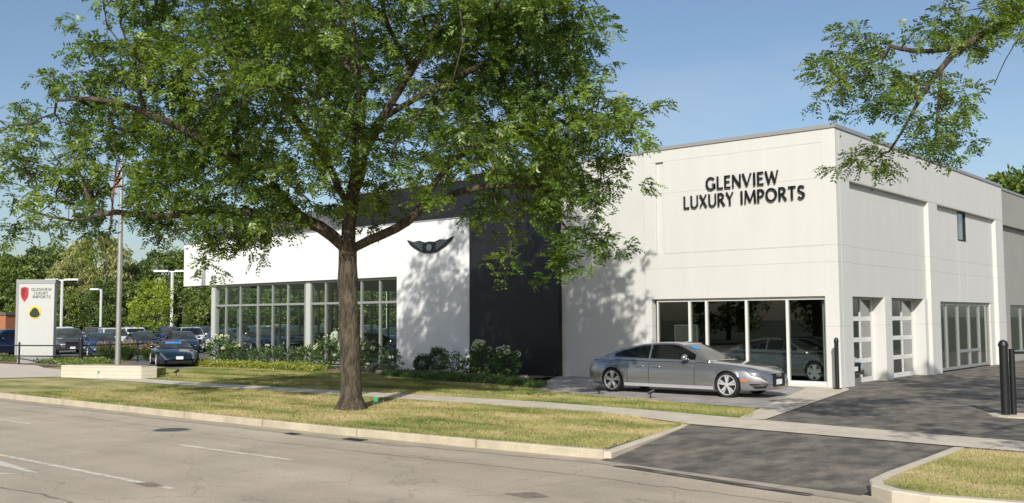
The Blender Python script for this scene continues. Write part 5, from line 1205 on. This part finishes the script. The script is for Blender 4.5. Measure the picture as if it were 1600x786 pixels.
PT = dict(silver=paint('silver', (.40, .405, .415), .8, .27), black=paint('black', (.012, .013, .016), .2), navy=paint('navy', (.012, .028, .075), .4), blue=paint('blue', (.02, .06, .16), .5), slate=paint('slate', (.06, .085, .12), .6),
          white=paint('white', (.68, .69, .68), 0, .4), grey=paint('grey', (.16, .165, .17), .7), red=paint('red', (.25, .02, .02), .3), teal=paint('teal', (.012, .03, .045), .5), sand=paint('sand', (.35, .33, .28), .5))
SEDAN_HI = dict(W=1.92, H=1.49, x=(-2.96, 2.90), wheels=(-1.96, 1.83), r=.345, rimf=.80, belt=.93, gw=(.83, .58), gh=(-2.62, 1.28), nose=(1.25, 1.0), taper=(.36, .28), bot=.20,
    deck=[(-2.93, .88), (-2.80, .99), (-2.5, 1.02), (-1.0, 1.00), (.8, .99), (1.3, .985), (2.0, .93), (2.5, .86), (2.75, .77), (2.88, .62)],
    roof=[(-2.62, .98), (-2.3, 1.09), (-1.7, 1.30), (-1.1, 1.43), (-.5, 1.485), (0.0, 1.49), (.25, 1.45), (.75, 1.24), (1.28, .955)], ws=(.32, 1.20), rw=(-2.35, -1.35), side=(-1.95, -.72, .78), smr=.16,
    doors=(-1.42, -.68, .82), handles=(-.98, -.42), grille=(.37, .30, .66), mirx=.62, hk=(4.0, 5.5))
make_car('silver_sedan', SEDAN_HI, (-14.86, 25.22, .002), 0, 'silver four-door fastback sedan parked on the pad in front of the tinted shopfront', 'car', PT['silver'], hi=True,
    extras=[('windscreen_sticker', .42, .66, -.52, -.22, M['sticker_blue'])])
COUPE = dict(W=1.9, H=1.24, x=(-2.25, 2.25), wheels=(-1.38, 1.33), r=.34, belt=.82, gw=(.76, .50), gh=(-1.9, .85), nose=(1.3, .7), taper=(.30, .16), bot=.15, wi=-.01,
    deck=[(-2.25, .78), (-2.1, .90), (-1.4, .92), (0, .84), (.8, .84), (1.3, .82), (1.8, .70), (2.15, .54), (2.25, .42)],
    roof=[(-1.9, .88), (-1.2, 1.06), (-.5, 1.2), (-.15, 1.24), (.1, 1.2), (.85, .82)], ws=(.12, .78), rw=(-1.8, -.8), side=(-.95, .45), grille=(.55, .16, .30), hl=.7, hk=(3.2, 4.3))
make_car('sports_car', COUPE, (-43.9, 25.9, 0), R(-24), 'low dark sports car with a blue and red windscreen banner near the white column', 'car', PT['teal'],
    extras=[('windscreen_banner', .22, .40, -.45, .30, M['sticker_blue']), ('windscreen_sticker', .18, .24, -.40, -.05, M['sticker_red'])])
SUV = dict(W=1.92, H=1.70, x=(-2.35, 2.35), wheels=(-1.42, 1.45), r=.37, belt=1.02, gw=(.86, .68), gh=(-2.28, 1.25), nose=(.9, .5), taper=(.22, .12), bot=.28, shoulder=.09,
    deck=[(-2.35, 1.0), (-2.2, 1.06), (0, 1.06), (1.2, 1.06), (1.9, 1.02), (2.2, .92), (2.35, .72)],
    roof=[(-2.28, 1.15), (-2.1, 1.50), (-1.8, 1.66), (-.6, 1.70), (.1, 1.69), (.4, 1.62), (1.25, 1.05)], ws=(.42, 1.18), rw=(-2.25, -2.02), side=(-1.95, -.9, .05, .85), smr=.08, grille=(.45, .45, .82))
SED = dict(W=1.84, H=1.45, x=(-2.35, 2.35), wheels=(-1.42, 1.4), r=.33, belt=.94, gw=(.80, .58), gh=(-1.95, 1.15), nose=(1.0, .8), taper=(.28, .20), bot=.2,
    deck=[(-2.35, .90), (-2.2, 1.02), (-1.7, 1.03), (0, .98), (1.1, .98), (1.8, .9), (2.2, .78), (2.35, .62)],
    roof=[(-1.95, 1.0), (-1.2, 1.34), (-.6, 1.45), (0, 1.45), (.3, 1.39), (1.15, .96)], ws=(.36, 1.08), rw=(-1.8, -1.1), side=(-1.45, -.4, .72), grille=(.40, .30, .62))
pS = make_car('parked_suv', SUV, (0, 0, 0), 0, 'x', 'car', PT['navy']); pC = make_car('parked_sedan', SED, (0, 0, 0), 0, 'x', 'car', PT['navy'])
_pm = {}
def place_car(kind, x, y, rz, colour, label, group, z=0):
    pr = pS if kind == 'suv' else pC
    if pr.name in _pm: 
        o = copy_tree(pr)
    else: o = pr
    _pm[pr.name] = 1
    o.location = (x, y, z); o.rotation_euler = (0, 0, rz); o['label'] = label; o['group'] = group
    for c in o.children:
        nm = c.name.split('.')[0]
        if nm in ('body', 'roof', 'wing_mirror'):
            c.data = recolour(c.data, PT[colour])
    return o
_rc = {}
def recolour(me, m_):
    base = me.get('base') or me.name; k = (base, m_.name)
    if k not in _rc:
        c = me.copy(); c['base'] = base; c.materials[0] = m_; _rc[k] = c
    return _rc[k]
G1 = 'cars parked in rows in the dealer lot'
cnm = dict(navy='navy', black='black', blue='blue', slate='slate blue', white='white', grey='grey', red='dark red', teal='dark teal', sand='sand coloured', silver='silver')
rc = random.Random(11)
def px_of(x, y):
    v = Vector((x, y, -1.2)); return 800 + 1530 * v.dot(rt) / v.dot(fw)
rowsx = [(-59.5, 'front', 27.0, 58, 2.95), (-65.6, 'second', 31.0, 66, 2.95), (-74.5, 'third', 34.0, 72, 3.1), (-86, 'rear', 40.0, 80, 3.3)]
ordc = [0, 0, 0, 0]
palette = [['slate', 'blue', 'navy', 'slate', 'black', 'navy', 'teal', 'grey', 'black', 'slate', 'navy'], ['grey', 'white', 'slate', 'white', 'black', 'silver', 'red', 'blue', 'white', 'sand', 'navy', 'white'], ['white', 'grey', 'white', 'navy', 'black', 'silver', 'white', 'blue', 'grey', 'red', 'white', 'black', 'navy'], ['white', 'silver', 'black', 'grey', 'white', 'navy', 'grey', 'white', 'black', 'silver', 'blue', 'white']]
for ri, (x, rn, y0, y1, sp) in enumerate(rowsx):
    y = y0; k = 0
    while y < y1 and k < 13:
        col = palette[ri][k % len(palette[ri])]; kind = 'suv' if rc.random() < .55 else 'sedan'; px = px_of(x, y)
        if 84 < px < 640:
            ordc[ri] += 1
            lab = f'{cnm[col]} {"SUV" if kind == "suv" else "sedan"}, {ordn[ordc[ri] - 1]} from the left in the {rn} row of the car lot'
            place_car(kind, x + rc.uniform(-.3, .3), y + rc.uniform(-.1, .1), R(-20 + rc.uniform(-4, 4)) if ri < 2 else R(rc.choice([160, -20]) + rc.uniform(-3, 3)), col, lab, G1)
        y += sp; k += 1
for px, d, col, kd, l in ((6, 60, 'navy', 'suv', 'dark navy SUV cut off by the left edge beside the pylon sign'), (-40, 62, 'black', 'suv', 'black SUV just left of the navy one at the left edge'), (-5, 74, 'slate', 'sedan', 'slate sedan behind the navy SUV at the left edge')):
    x, y = on_line(px, d); place_car(kd, x, y, R(-75), col, l, G1)
for x, y, col, kd, l in ((-41.6, 32.6, 'black', 'sedan', 'black sedan with a white plate inside the showroom, nearest the corner'), (-37.3, 32.2, 'black', 'sedan', 'black sedan with a white plate inside the showroom, left of the trunk'), (-33.7, 32.4, 'navy', 'sedan', 'dark car inside the right end of the showroom')):
    place_car(kd, x, y, R(-72), col, l, 'cars inside the showroom', z=.07)
# sedan added behind the tinted shopfront, standing in for the parked car's reflection
place_car('sedan', -14.6, 31.6, R(-4), 'silver', 'silver sedan added behind the tinted glass to imitate the reflection of the parked car', 'cars inside the showroom', z=.07)
for ob in (pS, pC):
    pass
# display desk and framed board behind the left shopfront pane
t = thing('display_board', (-17.95, 30.6, .07), 'black board in a thin frame standing behind the left pane of the tinted shopfront', 'display board')
mb = MB(); mb.box(-18.4, -17.55, 30.58, 30.62, .95, 1.9); mb.build('board', M['inner_dark'], t)
mb = MB(); mb.box(-18.44, -18.4, 30.56, 30.64, .07, 1.94); mb.box(-17.55, -17.51, 30.56, 30.64, .07, 1.94); mb.box(-18.4, -17.55, 30.56, 30.64, 1.9, 1.94); mb.box(-18.4, -17.55, 30.56, 30.64, .91, .95); mb.build('frame', M['galv'], t)

# ------------------------------------------------------------------ person inside the showroom
def person(loc, rz):
    me = bpy.data.meshes.new('person'); 
    J = {'pel': (0, 0, .98), 'wai': (0, 0, 1.12), 'che': (0, .01, 1.34), 'shl': (0, .0, 1.47), 'nek': (0, 0, 1.54), 'hea': (0, .012, 1.64), 'top': (0, .01, 1.76)}
    V = [J[k] for k in ('pel', 'wai', 'che', 'shl', 'nek', 'hea', 'top')]; Rr = [.15, .135, .16, .12, .055, .092, .07]; Eg = [(i, i + 1) for i in range(6)]
    for s in (-1, 1):
        b = len(V); V += [(s * .17, 0, 1.45), (s * .235, .0, 1.18), (s * .23, -.10, .96), (s * .21, -.17, .90)]; Rr += [.062, .045, .035, .035]; Eg += [(3, b), (b, b + 1), (b + 1, b + 2), (b + 2, b + 3)]
        for q, (dx, L) in enumerate(((-.028, .075), (-.01, .085), (.01, .08), (.028, .065))):
            k = len(V); V += [(s * (.21) + dx, -.20, .88), (s * .21 + dx * 1.2, -.20 - L * .5, .85), (s * .21 + dx * 1.2, -.20 - L * .7, .815)]; Rr += [.010, .009, .008]; Eg += [(b + 3, k), (k, k + 1), (k + 1, k + 2)]
        k = len(V); V += [(s * .18, -.19, .90), (s * .16, -.22, .87)]; Rr += [.012, .010]; Eg += [(b + 3, k), (k, k + 1)]
        b = len(V); V += [(s * .095, 0, .90), (s * .11, -.01, .50), (s * .12, .02, .09), (s * .13, -.16, .04)]; Rr += [.088, .062, .042, .036]; Eg += [(0, b), (b, b + 1), (b + 1, b + 2), (b + 2, b + 3)]
    me.from_pydata(V, Eg, []); o = bpy.data.objects.new('person', me); COL.objects.link(o)
    sk = o.modifiers.new('skin', 'SKIN'); sk.use_smooth_shade = True
    for i, r_ in enumerate(Rr): me.skin_vertices[0].data[i].radius = (r_, r_ * (.72 if i < 4 else 1)); 
    me.skin_vertices[0].data[0].use_root = True
    o.modifiers.new('sub', 'SUBSURF').levels = 1; o.modifiers['sub'].render_levels = 1
    dg = bpy.context.evaluated_depsgraph_get(); m2 = bpy.data.meshes.new_from_object(o.evaluated_get(dg)); o.modifiers.clear(); o.data = m2
    m2.materials.clear()
    for q in (mat('skin', (.50, .30, .21), .6), mat('shirt_white', (.72, .72, .70), .8), mat('trousers_dark', (.03, .035, .05), .85), M['trim']): m2.materials.append(q)
    for p in m2.polygons:
        c = p.center
        p.material_index = 0
        if c.z < .10: p.material_index = 3
        elif abs(c.x) < .20 and c.z < 1.0: p.material_index = 2
        elif c.z < 1.53 and not (c.z < 1.0) and not (abs(c.x) > .17 and c.z < 1.14): p.material_index = 1
    o.location = loc; o.rotation_euler = (0, 0, rz); tag(o, 'person in a white shirt and dark trousers standing inside the showroom beside the big trunk', 'person')
    hb = MB(); hb.lathe([(.085, 1.66), (.10, 1.70), (.088, 1.76), (.05, 1.795), (0, 1.80)], (0, .03, 0), seg=14); hb.build('hair', mat('hair_dark', (.03, .02, .015), .8), o, smooth='all', world=False)
    fb = MB()
    for s in (-1, 1): fb.lathe([(0, -.012), (.010, 0), (0, .012)], (s * .032, -.085, 1.66), seg=6)
    fb.tube([(0, -.085, 1.665), (0, -.115, 1.625)], [.008, .016], 6); fb.tube([(-.022, -.09, 1.595), (.022, -.09, 1.595)], .006, 5)
    fb.build('face', mat('face_dark', (.20, .10, .07), .7), o, world=False)
    return o
person((-38.1, 31.2, .07), R(25))
print('objects', len(bpy.data.objects))

# small things on the ground
def marker(x, y, lab):
    t = thing('marker_flag', (x, y, 0), lab, 'marker flag', 'green marker flags')
    mb = MB(); mb.tube([(x, y, -.01), (x, y, .30)], .006, 5); mb.build('stake', M['galv'], t)
    mb = MB(); mb.box(x, x + .13, y - .004, y + .004, .20, .30); mb.build('flag', bpy.data.materials.get('marker_green') or mat('marker_green', (.02, .42, .22), .6), t)
marker(-18.12, 16.05, 'tiny green marker flag at the foot of the big trunk'); marker(-36.0, 18.1, 'tiny green marker flag in front of the low concrete wall')
for x, y, lab in ((-14.6, 22.9, 'small black ground spotlight at the grass edge in front of the silver car'), (-16.6, 23.3, 'small black ground spotlight near the rear wheel of the silver car'), (-35.4, 21.0, 'small black ground spotlight on the lawn right of the low wall')):
    t = thing('ground_spotlight', (x, y, 0), lab, 'spotlight', 'ground spotlights')
    mb = MB(); mb.tube([(x, y, 0), (x, y, .14)], .02, 6); mb.build('stake', M['black_metal'], t)
    mb = MB(); mb.tube([(x - .07, y - .05, .13), (x + .08, y + .06, .22)], [.035, .055], 10); mb.build('lamp_head', M['black_metal'], t)
